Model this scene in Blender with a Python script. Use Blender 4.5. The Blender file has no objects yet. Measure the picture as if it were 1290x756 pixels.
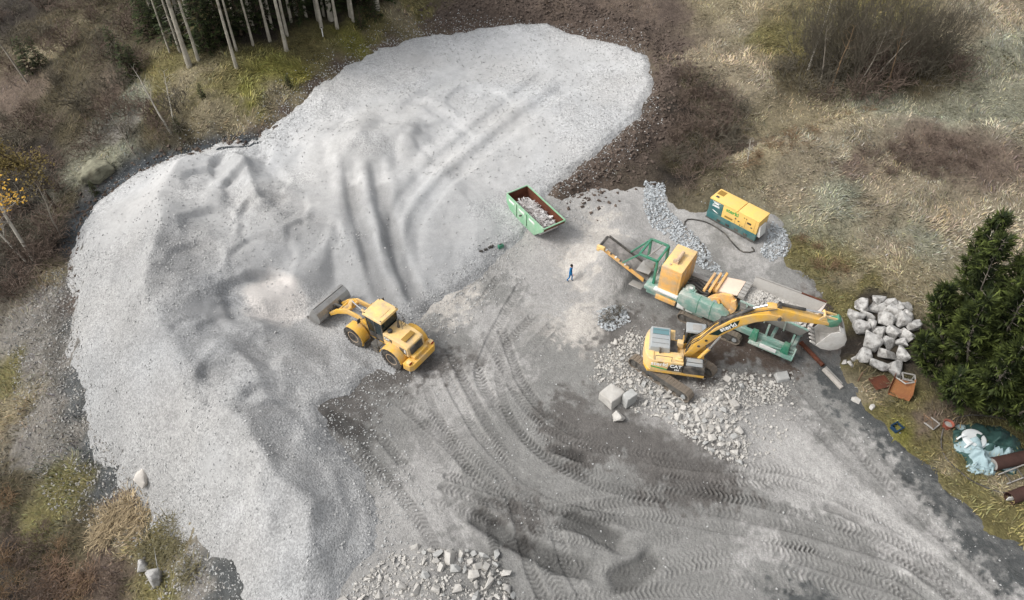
import bpy, bmesh, math, random
import numpy as np
from mathutils import Vector, Matrix
random.seed(7); rng = np.random.default_rng(7)
scene = bpy.context.scene
col = scene.collection
R = math.radians
# ------------------------------------------------------------------ camera
FPX, PITCH, CAMH = 950.0, R(46), 42.0          # focal length in photo pixels (1290 wide), tilt, height in metres
cd = bpy.data.cameras.new('camera'); cam = bpy.data.objects.new('camera', cd); col.objects.link(cam)
cd.lens = 36*FPX/1290; cd.sensor_width = 36; cd.clip_end = 3000; cd.clip_start = 0.5
cam.location = (0, 0, CAMH); cam.rotation_euler = (R(90)-PITCH, 0, 0)
scene.camera = cam
# ------------------------------------------------------------------ overcast sky and soft sun
SUN_EL, SUN_AZ = 48, 188                        # light comes from the left of the picture
w = bpy.data.worlds.new('World'); scene.world = w; w.use_nodes = True
nt = w.node_tree; nt.nodes.clear()
sky = nt.nodes.new('ShaderNodeTexSky'); sky.sky_type = 'NISHITA'; sky.sun_disc = False
sky.sun_elevation = R(SUN_EL); sky.sun_rotation = R(90-SUN_AZ); sky.dust_density = 6; sky.air_density = 1.0; sky.altitude = 600
hs = nt.nodes.new('ShaderNodeHueSaturation'); hs.inputs['Saturation'].default_value = 0.18
bg = nt.nodes.new('ShaderNodeBackground'); bg.inputs['Strength'].default_value = 0.15
wo = nt.nodes.new('ShaderNodeOutputWorld')
nt.links.new(sky.outputs[0], hs.inputs['Color']); nt.links.new(hs.outputs[0], bg.inputs[0]); nt.links.new(bg.outputs[0], wo.inputs[0])
sl = bpy.data.lights.new('sun', 'SUN'); sl.energy = 1.1; sl.angle = R(16); sl.color = (1, 0.965, 0.92)
sun = bpy.data.objects.new('sun', sl); col.objects.link(sun)
sd_ = Vector((math.cos(R(SUN_AZ))*math.cos(R(SUN_EL)), math.sin(R(SUN_AZ))*math.cos(R(SUN_EL)), math.sin(R(SUN_EL))))
sun.rotation_euler = sd_.to_track_quat('Z', 'Y').to_euler(); sun.location = sd_*100
scene.view_settings.view_transform = 'Standard'; scene.view_settings.look = 'None'
scene.view_settings.exposure = 0.68; scene.view_settings.gamma = 1.0
scene.cycles.max_bounces = 5; scene.cycles.diffuse_bounces = 3; scene.cycles.transparent_max_bounces = 6
scene.cycles.use_denoising = True

# ------------------------------------------------------------------ pixel of the photo -> point of the place
_F = np.array([0, math.cos(PITCH), -math.sin(PITCH)]); _U = np.array([0, math.sin(PITCH), math.cos(PITCH)])
def P(px, py, z=0.0):
    d = _F + np.array([1., 0, 0])*(px-645)/FPX + _U*(378-py)/FPX
    return np.array([0, 0, CAMH]) + d*((z-CAMH)/d[2])

# ------------------------------------------------------------------ noise
_tab = np.random.default_rng(3).random((64, 256, 256)).astype(np.float32)
def vn(x, y, s=0):
    x = np.asarray(x, float); y = np.asarray(y, float)
    xi = np.floor(x).astype(int); yi = np.floor(y).astype(int); fx = x-xi; fy = y-yi
    fx = fx*fx*(3-2*fx); fy = fy*fy*(3-2*fy); t = _tab[s % 64]
    a = t[xi & 255, yi & 255]; b = t[(xi+1) & 255, yi & 255]; c = t[xi & 255, (yi+1) & 255]; d = t[(xi+1) & 255, (yi+1) & 255]
    return (a*(1-fx)+b*fx)*(1-fy)+(c*(1-fx)+d*fx)*fy
def fbm(x, y, s=0, o=4):
    r = 0; a = .5; t = 0
    for k in range(o):
        r = r+a*vn(np.asarray(x)*2**k+17*k, np.asarray(y)*2**k-9*k, s+k); t += a; a *= .5
    return r/t*2-1
def sstep(a, b, x):
    t = np.clip((x-a)/(b-a), 0, 1); return t*t*(3-2*t)

# ------------------------------------------------------------------ terrain: base height from surveyed points (photo pixel, height)
CT = [ # yard
 (500,560,0),(700,480,0),(650,600,0),(900,680,0),(1100,720,0),(600,700,0),(740,390,0),(570,420,0),(980,530,0),(850,470,.25),
 (900,400,0),(960,440,0),(1000,345,.5),(925,290,.9),(940,262,1.1),(975,290,.9),(830,260,.7),(1250,740,0),(700,330,.1),(660,290,.4),(770,756,0),(560,756,0.3),
 (480,470,0),(440,420,.1),(410,400,.4),(520,390,0),(620,340,.1),(1060,560,0),(1150,640,0),(780,330,.1),(860,330,.2),
 # verge and right slope
 (1120,500,.35),(1200,580,.3),(1285,650,.3),(1110,410,.7),(1180,440,.7),(1280,520,.6),(1060,370,.9),(1180,330,1.7),(1280,330,2.2),
 (1040,260,2.0),(960,210,2.3),(1100,160,3.6),(1280,170,4.2),(1200,240,2.9),(1000,130,3.2),(900,170,2.2),(870,230,1.6),(1100,60,4.5),(1280,80,5.5),(920,60,3.6),(1200,10,6.5),(1000,10,5),(860,120,2.4),(840,190,1.7),
 # far heap
 (690,40,2.6),(818,85,2.1),(800,150,1.6),(730,215,1.2),(600,40,3.0),(470,75,3.2),(370,140,3.0),(600,150,2.4),(500,120,3.0),(700,140,2.2),(640,220,1.4),(560,250,1.4),(560,320,.6),(450,210,2.2),(490,330,.7),(440,330,1.0),
 # soil beyond
 (780,15,3.6),(640,8,4.2),(870,60,2.8),(760,235,1.2),
 # forest slope
 (400,85,4.4),(300,110,4.8),(240,150,3.6),(440,30,5.4),(360,55,5.3),(240,80,5.2),(330,5,6.6),(200,30,5.0),(120,20,2.5),(130,110,1.6),(60,60,.5),(0,10,0),
 # left bank
 (330,182,2.4),(250,190,1.6),(180,215,.8),(130,200,-.3),(120,250,.1),(80,180,-1.5),(20,180,-3.0),(40,330,-2.6),(0,330,-3.8),(105,300,-.4),(100,420,-1.0),(60,420,-2.2),(10,470,-4.5),(135,545,-1.9),(70,560,-3.4),(20,640,-5.6),(180,610,-2.4),(110,690,-4.6),(30,745,-6.6),(230,670,-2.4),(210,740,-4.0),(300,740,-1.4),
 # left ridge of the heap and the ground inside it
 (205,285,2.3),(198,370,2.3),(235,450,2.1),(290,520,1.9),(350,600,1.4),(385,690,.7),(150,330,.8),(150,430,.4),(200,540,.1),(260,620,-.2),(300,680,-.6),
 (270,310,1.6),(300,240,1.9),(330,380,1.0),(380,330,1.2),(390,470,.6),(420,590,.35),(450,670,.15),(420,740,.1),(250,215,1.9),(360,240,1.9)]
_cw = np.array([P(*c) for c in CT]); _cz = _cw[:, 2].copy()
_far = np.array([[-160,20,-10],[-160,120,-2],[-100,190,9],[0,190,10],[110,190,14],[170,110,14],[150,20,4],[60,-20,0],[0,-30,0],[-60,-30,-8],[70,60,4.5],[90,100,9],[-70,60,-5],[-60,30,-8]], float)
_pw = np.vstack([_cw[:, :2], _far[:, :2]]); _pz = np.concatenate([_cz, _far[:, 2]])
def _k(r2): return r2*np.log(np.maximum(r2, 1e-9))*.5
_n = len(_pw); _D = ((_pw[:, None]-_pw[None])**2).sum(-1)
_A = np.zeros((_n+3, _n+3)); _A[:_n, :_n] = _k(_D)+np.eye(_n)*6.0; _A[:_n, _n] = 1; _A[:_n, _n+1:] = _pw; _A[_n, :_n] = 1; _A[_n+1:, :_n] = _pw.T
_wt = np.linalg.solve(_A, np.concatenate([_pz, [0, 0, 0]]))
def h0(x, y):
    x = np.atleast_1d(np.asarray(x, float)).ravel(); y = np.atleast_1d(np.asarray(y, float)).ravel(); out = np.zeros(len(x))
    for i in range(0, len(x), 40000):
        X = x[i:i+40000]; Y = y[i:i+40000]
        out[i:i+40000] = _k((X[:, None]-_pw[:, 0])**2+(Y[:, None]-_pw[:, 1])**2)@_wt[:_n]+_wt[_n]+X*_wt[_n+1]+Y*_wt[_n+2]
    return out
_memo = {}
def on(px, py, f=None):
    if f is None and (px, py) in _memo: return _memo[(px, py)].copy()
    z = 0.0
    for _ in range(12):
        p = P(px, py, z); z = z*.3+.7*float((f or h0)(p[0], p[1])[0])
    p = P(px, py, z)
    if f is None: _memo[(px, py)] = p.copy()
    return p
def poly(pts): return np.array([on(*p)[:2] for p in pts])
def sdist(x, y, pg):
    """signed distance to a polygon, positive inside"""
    d = np.full(len(x), 1e9); ins = np.zeros(len(x), bool)
    for a, b in zip(pg, np.roll(pg, -1, 0)):
        e = b-a; t = np.clip(((x-a[0])*e[0]+(y-a[1])*e[1])/(e@e+1e-9), 0, 1)
        d = np.minimum(d, (x-a[0]-t*e[0])**2+(y-a[1]-t*e[1])**2)
        c = ((a[1] > y) != (b[1] > y)); ins ^= c & (x < (b[0]-a[0])*(y-a[1])/((b[1]-a[1]) if abs(b[1]-a[1]) > 1e-9 else 1e-9)+a[0])
    d = np.sqrt(d); return np.where(ins, d, -d)
def pline(x, y, pl):
    """distance, signed side offset, arc length to a polyline"""
    best = np.full(len(x), 1e9); sv = np.zeros(len(x)); su = np.zeros(len(x)); acc = 0
    for a, b in zip(pl[:-1], pl[1:]):
        e = b-a; L = math.hypot(*e)+1e-9; t = np.clip(((x-a[0])*e[0]+(y-a[1])*e[1])/(L*L), 0, 1)
        dx = x-a[0]-t*e[0]; dy = y-a[1]-t*e[1]; d = dx*dx+dy*dy; m = d < best
        best = np.where(m, d, best); sv = np.where(m, (e[0]*dy-e[1]*dx)/L, sv); su = np.where(m, acc+t*L, su); acc += L
    return np.sqrt(best), sv, su
def smooth_line(pts, step=.6):
    p = np.array(pts, float); out = []
    q = np.vstack([2*p[0]-p[1], p, 2*p[-1]-p[-2]])
    for i in range(1, len(q)-2):
        n = max(2, int(np.linalg.norm(q[i+1]-q[i])/step))
        for t in np.arange(n)/n:
            out.append(.5*((2*q[i])+(-q[i-1]+q[i+1])*t+(2*q[i-1]-5*q[i]+4*q[i+1]-q[i+2])*t*t+(-q[i-1]+3*q[i]-3*q[i+1]+q[i+2])*t**3))
    out.append(q[-2]); return np.array(out)
def offset_line(pl, o):
    t = np.gradient(pl, axis=0); t /= np.linalg.norm(t, axis=1)[:, None]+1e-9
    return pl+np.stack([-t[:, 1], t[:, 0]], 1)*o

HEAP = poly([(600,36),(520,48),(470,66),(420,95),(380,125),(345,160),(330,180),(270,188),(220,200),(170,222),(125,252),(106,280),(100,320),(105,370),(95,430),(110,480),(130,540),(165,588),(215,640),(262,688),(298,735),(312,775),(340,815),(425,815),(440,745),(476,692),(474,640),(455,590),(420,540),(398,512),(440,497),(470,470),(480,440),(545,390),(600,352),(645,312),(690,284),(706,262),(690,246),(720,224),(768,182),(803,150),(824,104),(814,70),(780,54),(720,42),(688,31)])
YARD = poly([(330,480),(380,410),(470,330),(560,300),(640,280),(700,245),(745,236),(800,236),(838,240),(856,262),(890,256),(935,250),(975,270),(990,300),(985,325),(1035,370),(1052,430),(1085,500),(1130,556),(1200,628),(1290,700),(1345,748),(1345,830),(330,830)])

# ---- features of the heap
def feat_heap(x, y):
    z = np.zeros(len(x))
    # crest of the left ridge
    for pts, hh, ww in (([(240,205),(212,250),(204,300),(192,350),(200,400),(240,460),(290,520),(345,590),(380,660),(390,720)], .95, 3.2),
                        ([(225,470),(250,540),(300,620),(330,680)], .45, 1.9), ([(330,600),(345,660),(355,725)], .4, 1.6), ([(290,440),(340,500),(385,560)], .4, 1.7), ([(400,545),(428,610),(440,680)], .35, 1.5), ([(140,330),(150,420),(190,520)], .3, 2.2), ([(420,270),(410,320),(415,370)], .35, 1.8), ([(560,230),(600,270),(600,320)], .3, 2.2), ([(300,545),(330,575),(372,600)], .35, 1.6), ([(345,620),(385,640),(400,700)], .45, 1.8),
                        ([(300,195),(318,230),(324,262)], .8, 1.5)):
        pl = smooth_line(poly(pts)); d, sv, su = pline(x+fbm(x*.5, y*.5, 5, 2)*.5, y+fbm(x*.5, y*.5, 9, 2)*.5, pl)
        z += hh*np.clip(1-d/ww, 0, 1)**1.15*(0.75+.5*vn(su*.35, su*0+.5, 11))
    # heaps tipped from the bucket: a rounded front with a sharper brow
    for px, py, r, hh in ((305,222,3.0,1.1),(338,258,3.2,1.0),(352,300,3.6,1.1),(270,250,2.2,.6),(457,188,4.0,2.0),(508,178,2.8,1.2),(415,205,2.8,.6),(395,190,2.5,.6),(350,200,2.4,.5),(410,130,3.0,.7),
                          (300,330,2.6,.6),(250,365,2.3,.6),(285,455,2.4,.6),(340,480,2.6,.5),(330,540,2.2,.5),(420,360,2.3,.35),(380,290,2.5,.5),(260,300,2.0,.5),(400,380,2.,.35),(310,420,2.,.5),(520,180,2.6,.6)):
        c = on(px, py); dx = x-c[0]; dy = y-c[1]; a = np.arctan2(dy, dx)
        rr = r*(1+.13*np.sin(2*a+px)+.09*np.sin(5*a+py)); t = np.hypot(dx, dy)/rr
        z += hh*.8*np.clip(1-t, 0, 1)**.95
    # bites taken by the bucket: a flat floor with a steep wall behind
    for px, py, r, dep, ang in ((305,205,2.6,.9,-85),(322,240,2.9,.9,-80),(345,275,3.0,.95,-75),(265,285,2.2,.5,-80),(330,330,2.6,.5,-75),(395,300,2.2,.45,-80),(305,480,2.6,.35,-70),(345,520,2.2,.45,-70),(250,330,2.2,.5,-80),(290,420,2.2,.3,-70),(600,130,3.,.3,-60),(560,180,3.,.3,-50),(330,375,2.9,.75,-60),(300,395,2.0,.25,-50),(262,232,2.0,.5,-80),(290,490,2.1,.3,-60),(250,420,1.8,.25,-60),(355,535,1.8,.3,-60)):
        c = on(px, py); dx = x-c[0]; dy = y-c[1]; ca, sa = math.cos(R(ang)), math.sin(R(ang))
        u = dx*ca+dy*sa; v = -dx*sa+dy*ca; nz = .22*fbm(x*.7, y*.7, 21, 2)
        t = np.hypot(np.where(u < 0, u*1.1, u*.6), v)/r+nz*.8
        z -= dep*(1-sstep(.84, 1.04, t))*np.clip(.55-.45*u/r, 0, 1)*(.75+.5*vn(x*.5, y*.5, 23))
    # wheel ruts of the loader running into the far heap
    for pts, ww, dep in (([(440,205),(447,260),(462,310),(478,365),(492,400)], .85, .42), ([(474,205),(482,260),(497,310),(515,360),(532,395)], .85, .42),
                         ([(720,110),(650,160),(585,215),(535,265),(520,310),(528,360)], .9, .22), ([(690,95),(620,150),(555,205),(505,262),(492,320),(505,365)], .9, .22),
                         ([(640,95),(560,110),(500,150)], .9, .16), ([(600,90),(540,110),(470,130)], .9, .16), ([(600,170),(560,150),(520,130),(430,140)], .8, .14)):
        pl = smooth_line(poly(pts)); d, sv, su = pline(x, y, pl); L = su.max()
        e = sstep(0, 2.0, su)*sstep(0, 2.0, L-su)
        z += e*(.6+.5*vn(x*.4, y*.4, 24))*.95*(-dep*(1-sstep(ww*.35, ww*1.0, d))+dep*.4*np.exp(-((d-ww*1.4)/(ww*.6))**2))
    fr_ = 1-.9*sstep(40, 50, y+.35*(x+12))
    z += fr_*(.18*(.6-np.abs(fbm(x*.17+3, y*.17, 48, 2))*2.2)+.12*(.5-np.abs(fbm(x*.42, y*.42+8, 49, 2))*2.2))
    z += .08*fbm(x*.35, y*.35, 31, 3)+.05*fbm(x*1.3, y*1.3, 34, 3)
    return z
_ex = (11.4, 33.7); _ld = (-9.22, 36.1)
def flat_pad(x, y, z, dz=0.):
    """the machines stand level"""
    for cx, cy, a, lx, ly, zz in PADS:
        ca, sa = math.cos(a), math.sin(a); u = (x-cx)*ca+(y-cy)*sa; v = -(x-cx)*sa+(y-cy)*ca
        m = 1-sstep(0, 1.2 if zz > -.04 else 3.0, np.maximum(np.abs(u)-lx, np.abs(v)-ly)); z = z*(1-m)+(zz+dz)*m
    return z
PADS = [(-13.6, 39.15, R(145), 1.7, 2.0, -.05), (-9.22, 36.1, R(145), 3.2, 1.7, 0.02), (11.4, 33.7, R(-43.4), 2.7, 1.75, 0.22), (14.3, 39.2, R(-33), 5, 1.6, 0.02)]
def heap_z(x, y):
    s = sdist(x, y, HEAP)+.55*fbm(x*.45, y*.45, 41, 3)+.2*fbm(x*2, y*2, 44, 2)
    f = feat_heap(x, y)*sstep(0, 2.2, s)
    z = h0(x, y)+f+np.clip(s, -1.4, .7)*.55-.02
    return flat_pad(x, y, z), s
BASELINES = [([(470,560),(520,620),(560,680),(590,760)], (-1.5,-.5,.6)), ([(620,420),(650,500),(720,560),(830,575),(960,585)], (-1.2,0.,1.0)), ([(560,610),(680,640),(800,625),(930,650),(1090,690),(1200,770)], (-1.4,-.5,.5,1.5)), ([(600,760),(720,745),(860,735),(1000,755)], (-.6,.5)), ([(560,440),(600,520),(650,580),(720,618),(850,640),(1000,672),(1150,720),(1230,790)], (-2.6,-1.6,-.7,.4,1.3,2.3,3.4)),
             ([(690,410),(655,455),(668,520),(730,575),(830,602),(960,622),(1080,660),(1200,740)], (-1.6,-.7,.3,1.2)),
             ([(455,505),(520,560),(590,635),(680,705),(790,725),(900,700),(1050,700),(1180,760)], (-.5,.5,1.6,2.6)),
             ([(620,350),(580,420),(560,480),(600,560),(640,640),(660,720),(700,800)], (-1.2,.2,1.4,2.5)),
             ([(500,520),(540,590),(600,640),(720,660),(850,690),(980,730),(1060,800)], (-1.,0.,1.)),
             ([(830,590),(900,600),(980,600),(1090,640),(1180,690),(1290,790)], (-.6,.6)),
             ([(1010,480),(1100,580),(1190,670),(1300,780)], (-1.6,-.4,.8))]
def clock(n): return np.random.default_rng(n)
def yard_z(x, y):
    s = sdist(x, y, YARD)+.3*fbm(x*.6, y*.6, 51, 3)
    sh = sdist(x, y, HEAP)
    z = h0(x, y)+.05*fbm(x*.5, y*.5, 55, 3)+.03*fbm(x*2.2, y*2.2, 58, 3)
    damp = np.zeros(len(x)); g = clock(5)
    for pts, offs in BASELINES:
        base = smooth_line(poly(pts), 1.3)
        for o in offs:
            pl = offset_line(base, o+g.uniform(-.2, .2)); 
            mnx, mny = pl.min(0)-1; mxx, mxy = pl.max(0)+1
            idx = np.where((x > mnx) & (x < mxx) & (y > mny) & (y < mxy))[0]
            X = x[idx]; Y = y[idx]; d, sv, su = pline(X+.15*fbm(X*.3, Y*.3, 60), Y+.15*fbm(X*.3, Y*.3, 63), pl)
            wd = g.uniform(.30, .40); pitch = g.uniform(.245, .31); dep = g.uniform(.0, .055); fade = sstep(-.3, .35, fbm(su*.12, su*0+g.uniform(0, 50), int(g.integers(0, 50)), 2))
            m = (1-sstep(wd*.85, wd*1.12, d))*fade
            ph = (su+np.abs(sv)*.55*(1 if g.random() < .6 else -1))/pitch*2*math.pi
            lug = np.clip(np.sin(ph+.8*fbm(X*.7, Y*.7, 66, 2))*1.5, -1, 1)*np.clip(.75+1.1*fbm(X*.55, Y*.55, 67, 3), .0, 1.3)
            z[idx] += m*(-dep*1.4+lug*.034)+fade*.35*dep*np.exp(-((d-wd*1.25)/.12)**2)
            damp[idx] += m*(g.uniform(-.06, .42)+.24*(-lug))
    # long wheel streaks on the haul road
    pl = smooth_line(poly([(950,500),(1040,575),(1130,655),(1220,735),(1320,820)]), 1.3); d, sv, su = pline(x, y, pl)
    st = fbm(sv*1.5+60, su*.05, 68, 4); msk = (1-sstep(2.6, 4.2, np.abs(sv)))*sstep(0, 4, su); damp += msk*(.75*np.clip(st, -.4, 1)-.02); z += msk*.03*st
    # churned ruts
    for pts, ww, dep in (([(590,645),(640,678),(700,708),(755,722)], .75, .20), ([(700,652),(745,668),(790,690)], .8, .22), ([(760,735),(800,722),(832,695)], .9, .22), ([(690,565),(715,570),(745,580)], .45, .15), ([(400,520),(440,540),(480,560)], .9, .12), ([(1030,635),(1065,650),(1095,665)], .3, .12)):
        pl = smooth_line(poly(pts)); d, sv, su = pline(x+.2*fbm(x, y, 71, 2), y+.2*fbm(x, y, 74, 2), pl); L = su.max(); e = sstep(0, .8, su)*sstep(0, .8, L-su)
        z += e*(-dep*(1-sstep(ww*.5, ww*.95, d))+dep*.5*np.exp(-((d-ww*1.2)/(ww*.35))**2)); damp += e*.9*(1-sstep(ww*.5, ww*1.1, d))
    # rubble and tipped material lying on the yard
    for px, py, r, hh in ((905,525,3.8,.45),(830,480,3.6,.3),(905,500,3.,.3),(545,735,3.0,.45),(600,730,2.2,.25),(766,336,3.5,2.2),(705,300,3.2,.6),(815,260,2.4,.5),(795,310,2.2,.5)):
        c = on(px, py); t = np.hypot(x-c[0], y-c[1])/r; z += hh*np.clip(1-t, 0, 1)**1.1
    c = on(712, 366); 
    for px, py, r, hh in ((768,395,1.3,.35),(735,408,1.6,.2),(690,270,3.,.5),(740,262,2.4,.6),(780,270,2.4,.6)):
        c = on(px, py); t = np.hypot(x-c[0], y-c[1])/r; z += hh*np.exp(-(t*1.5)**2)
    z = z+np.clip(s, -1.2, .25)*.3-2.5*sstep(.6, 3.0, sh)
    return flat_pad(x, y, z, -.06*(sh > -1.5)), s, damp
def ground_z(x, y):
    s1 = sdist(x, y, HEAP); s2 = sdist(x, y, YARD)
    z = h0(x, y)+.22*fbm(x*.16, y*.16, 81, 3)+.26*fbm(x*.7, y*.7, 84, 3)
    # terrace bank across the right slope
    pl = TERR; d, sv, su = pline(x, y, pl); z += np.where(sv < 0, .95*np.exp(-(d/4.5)**2), .95-1.9*sstep(0, 2.4, d)*np.exp(-(d/7)**2)-.95*sstep(0, 6, d))*sstep(0, 4, su)
    # drop of the left bank beside the heap
    d, sv, su = pline(x, y, BANK); z += -.6*np.exp(-((d-1.0)/1.4)**2)*(s1 < 0)
    # spoil thrown up along the far edge
    d, sv, su = pline(x, y, SPOIL); z += (.7+.5*fbm(x*.5, y*.5, 90, 2))*np.exp(-(d/2.2)**2)*sstep(.3, -.8, s1)+.22*np.exp(-(d/3.2)**2)*fbm(x*1.6, y*1.6, 92, 3)
    z = z-3.2*sstep(.4, 3.0, s1)-.7*sstep(.4, 2.0, s2)
    return z
TERR = smooth_line(poly([(840,248),(880,232),(940,205),(1000,180),(1060,160),(1110,152),(1180,160),(1300,170)]))
BANK = smooth_line(poly([(330,180),(270,186),(210,200),(150,225),(110,262),(96,310),(98,400),(92,450),(120,540),(160,600),(215,655)]))
SPOIL = smooth_line(poly([(700,245),(740,215),(790,175),(826,130),(836,90),(815,55),(770,35),(700,18),(620,18),(560,25)]))
# ------------------------------------------------------------------ materials
def S(r, g, b):
    f = lambda c: (c/255/12.92 if c/255 <= .04045 else ((c/255+.055)/1.055)**2.4)
    return (f(r), f(g), f(b), 1)
MATS = {}
def mat(name, color=(.5, .5, .5, 1), rough=.6, metal=0., var=.12, vscale=6., dirt=None, dscale=1.4, damt=.35, bump=0., bscale=40., attr=None, spec=.3, coat=0., trans=0., alpha=1.):
    if name in MATS: return MATS[name]
    m = bpy.data.materials.new(name); m.use_nodes = True; n = m.node_tree.nodes; l = m.node_tree.links
    b = n['Principled BSDF']; b.inputs['Roughness'].default_value = rough; b.inputs['Metallic'].default_value = metal
    b.inputs['Specular IOR Level'].default_value = spec; b.inputs['Coat Weight'].default_value = coat
    b.inputs['Transmission Weight'].default_value = trans; b.inputs['Alpha'].default_value = alpha
    tc = n.new('ShaderNodeTexCoord')
    if attr:
        a = n.new('ShaderNodeAttribute'); a.attribute_name = attr; src = a.outputs['Color']
    else:
        rgb = n.new('ShaderNodeRGB'); rgb.outputs[0].default_value = color; src = rgb.outputs[0]
    if dirt:
        no = n.new('ShaderNodeTexNoise'); no.inputs['Scale'].default_value = dscale; no.inputs['Detail'].default_value = 6; no.inputs['Roughness'].default_value = .65
        l.new(tc.outputs['Object'], no.inputs['Vector'])
        mr = n.new('ShaderNodeMapRange'); mr.inputs[1].default_value = .42; mr.inputs[2].default_value = .72; mr.inputs[3].default_value = .06; mr.inputs[4].default_value = damt*1.6
        l.new(no.outputs['Fac'], mr.inputs[0])
        mx = n.new('ShaderNodeMix'); mx.data_type = 'RGBA'; l.new(mr.outputs[0], mx.inputs[0]); l.new(src, mx.inputs[6]); mx.inputs[7].default_value = dirt; src = mx.outputs[2]
    if var:
        nv = n.new('ShaderNodeTexNoise'); nv.inputs['Scale'].default_value = vscale; nv.inputs['Detail'].default_value = 5; nv.inputs['Roughness'].default_value = .7
        l.new(tc.outputs['Object'], nv.inputs['Vector'])
        mv = n.new('ShaderNodeMapRange'); mv.inputs[1].default_value = .25; mv.inputs[2].default_value = .75; mv.inputs[3].default_value = 1-var; mv.inputs[4].default_value = 1+var
        l.new(nv.outputs['Fac'], mv.inputs[0])
        mm = n.new('ShaderNodeMix'); mm.data_type = 'RGBA'; mm.blend_type = 'MULTIPLY'; mm.inputs[0].default_value = 1; l.new(src, mm.inputs[6]); l.new(mv.outputs[0], mm.inputs[7]); src = mm.outputs[2]
    l.new(src, b.inputs['Base Color'])
    if bump:
        nb = n.new('ShaderNodeTexNoise'); nb.inputs['Scale'].default_value = bscale; nb.inputs['Detail'].default_value = 4; l.new(tc.outputs['Object'], nb.inputs['Vector'])
        bp = n.new('ShaderNodeBump'); bp.inputs['Strength'].default_value = bump; bp.inputs['Distance'].default_value = .05
        l.new(nb.outputs['Fac'], bp.inputs['Height']); l.new(bp.outputs[0], b.inputs['Normal'])
    MATS[name] = m; return m
def mat_ground(name, scales, amp, bump, bdist, speck=0., speck_scale=7., rough=.95):
    """vertex colour carries which soil lies where; noise gives its grain"""
    m = bpy.data.materials.new(name); m.use_nodes = True; n = m.node_tree.nodes; l = m.node_tree.links
    b = n['Principled BSDF']; b.inputs['Roughness'].default_value = rough; b.inputs['Specular IOR Level'].default_value = .15
    tc = n.new('ShaderNodeTexCoord'); a = n.new('ShaderNodeAttribute'); a.attribute_name = 'soil'; src = a.outputs['Color']; hsum = None
    for sc, am in zip(scales, amp):
        no = n.new('ShaderNodeTexNoise'); no.inputs['Scale'].default_value = sc; no.inputs['Detail'].default_value = 5; no.inputs['Roughness'].default_value = .7; l.new(tc.outputs['Object'], no.inputs['Vector'])
        mr = n.new('ShaderNodeMapRange'); mr.inputs[1].default_value = .28; mr.inputs[2].default_value = .72; mr.inputs[3].default_value = 1-am; mr.inputs[4].default_value = 1+am; l.new(no.outputs['Fac'], mr.inputs[0])
        mm = n.new('ShaderNodeMix'); mm.data_type = 'RGBA'; mm.blend_type = 'MULTIPLY'; mm.inputs[0].default_value = 1; l.new(src, mm.inputs[6]); l.new(mr.outputs[0], mm.inputs[7]); src = mm.outputs[2]
    vo = n.new('ShaderNodeTexVoronoi'); vo.inputs['Scale'].default_value = speck_scale; l.new(tc.outputs['Object'], vo.inputs['Vector'])
    if speck:
        sep = n.new('ShaderNodeSeparateColor'); l.new(vo.outputs['Color'], sep.inputs[0])
        mr = n.new('ShaderNodeMapRange'); mr.inputs[3].default_value = 1-speck; mr.inputs[4].default_value = 1+speck; mr.inputs[3].default_value = -speck; mr.inputs[4].default_value = speck; l.new(sep.outputs[0], mr.inputs[0])
        ma = n.new('ShaderNodeMath'); ma.operation = 'MULTIPLY_ADD'; l.new(mr.outputs[0], ma.inputs[0]); l.new(a.outputs['Alpha'], ma.inputs[1]); ma.inputs[2].default_value = 1.0
        mm = n.new('ShaderNodeMix'); mm.data_type = 'RGBA'; mm.blend_type = 'MULTIPLY'; mm.inputs[0].default_value = 1; l.new(src, mm.inputs[6]); l.new(ma.outputs[0], mm.inputs[7]); src = mm.outputs[2]
    l.new(src, b.inputs['Base Color'])
    nb = n.new('ShaderNodeTexNoise'); nb.inputs['Scale'].default_value = speck_scale*.8; nb.inputs['Detail'].default_value = 6; nb.inputs['Roughness'].default_value = .75; l.new(tc.outputs['Object'], nb.inputs['Vector'])
    mt = n.new('ShaderNodeMath'); mt.operation = 'SUBTRACT'; l.new(nb.outputs['Fac'], mt.inputs[0]); l.new(vo.outputs['Distance'], mt.inputs[1])
    bp = n.new('ShaderNodeBump'); bp.inputs['Strength'].default_value = bump; bp.inputs['Distance'].default_value = bdist
    mh = n.new('ShaderNodeMath'); mh.operation = 'MULTIPLY'; l.new(mt.outputs[0], mh.inputs[0]); l.new(a.outputs['Alpha'], mh.inputs[1]); l.new(mh.outputs[0], bp.inputs['Height']); l.new(bp.outputs[0], b.inputs['Normal'])
    MATS[name] = m; return m

# ------------------------------------------------------------------ mesh tools
def link(o, parent=None):
    col.objects.link(o)
    if parent is not None: o.parent = parent
    return o
def raw_mesh(name, V, F3, colors=None, attr='soil', smooth=True):
    """mesh from arrays: V (n,3), F (m,k)"""
    me = bpy.data.meshes.new(name); V = np.ascontiguousarray(V, np.float32); F3 = np.ascontiguousarray(F3, np.int32); k = F3.shape[1]
    me.vertices.add(len(V)); me.vertices.foreach_set('co', V.ravel()); me.loops.add(F3.size); me.loops.foreach_set('vertex_index', F3.ravel())
    me.polygons.add(len(F3)); me.polygons.foreach_set('loop_start', np.arange(0, F3.size, k, dtype=np.int32)); me.polygons.foreach_set('use_smooth', np.full(len(F3), smooth))
    if colors is not None:
        a = me.color_attributes.new(attr, 'FLOAT_COLOR', 'POINT'); a.data.foreach_set('color', np.ascontiguousarray(colors, np.float32).ravel())
    me.update(calc_edges=True); return me
def tag(o, label=None, cat=None, group=None, kind=None):
    if label: o['label'] = label
    if cat: o['category'] = cat
    if group: o['group'] = group
    if kind: o['kind'] = kind
    return o
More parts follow.
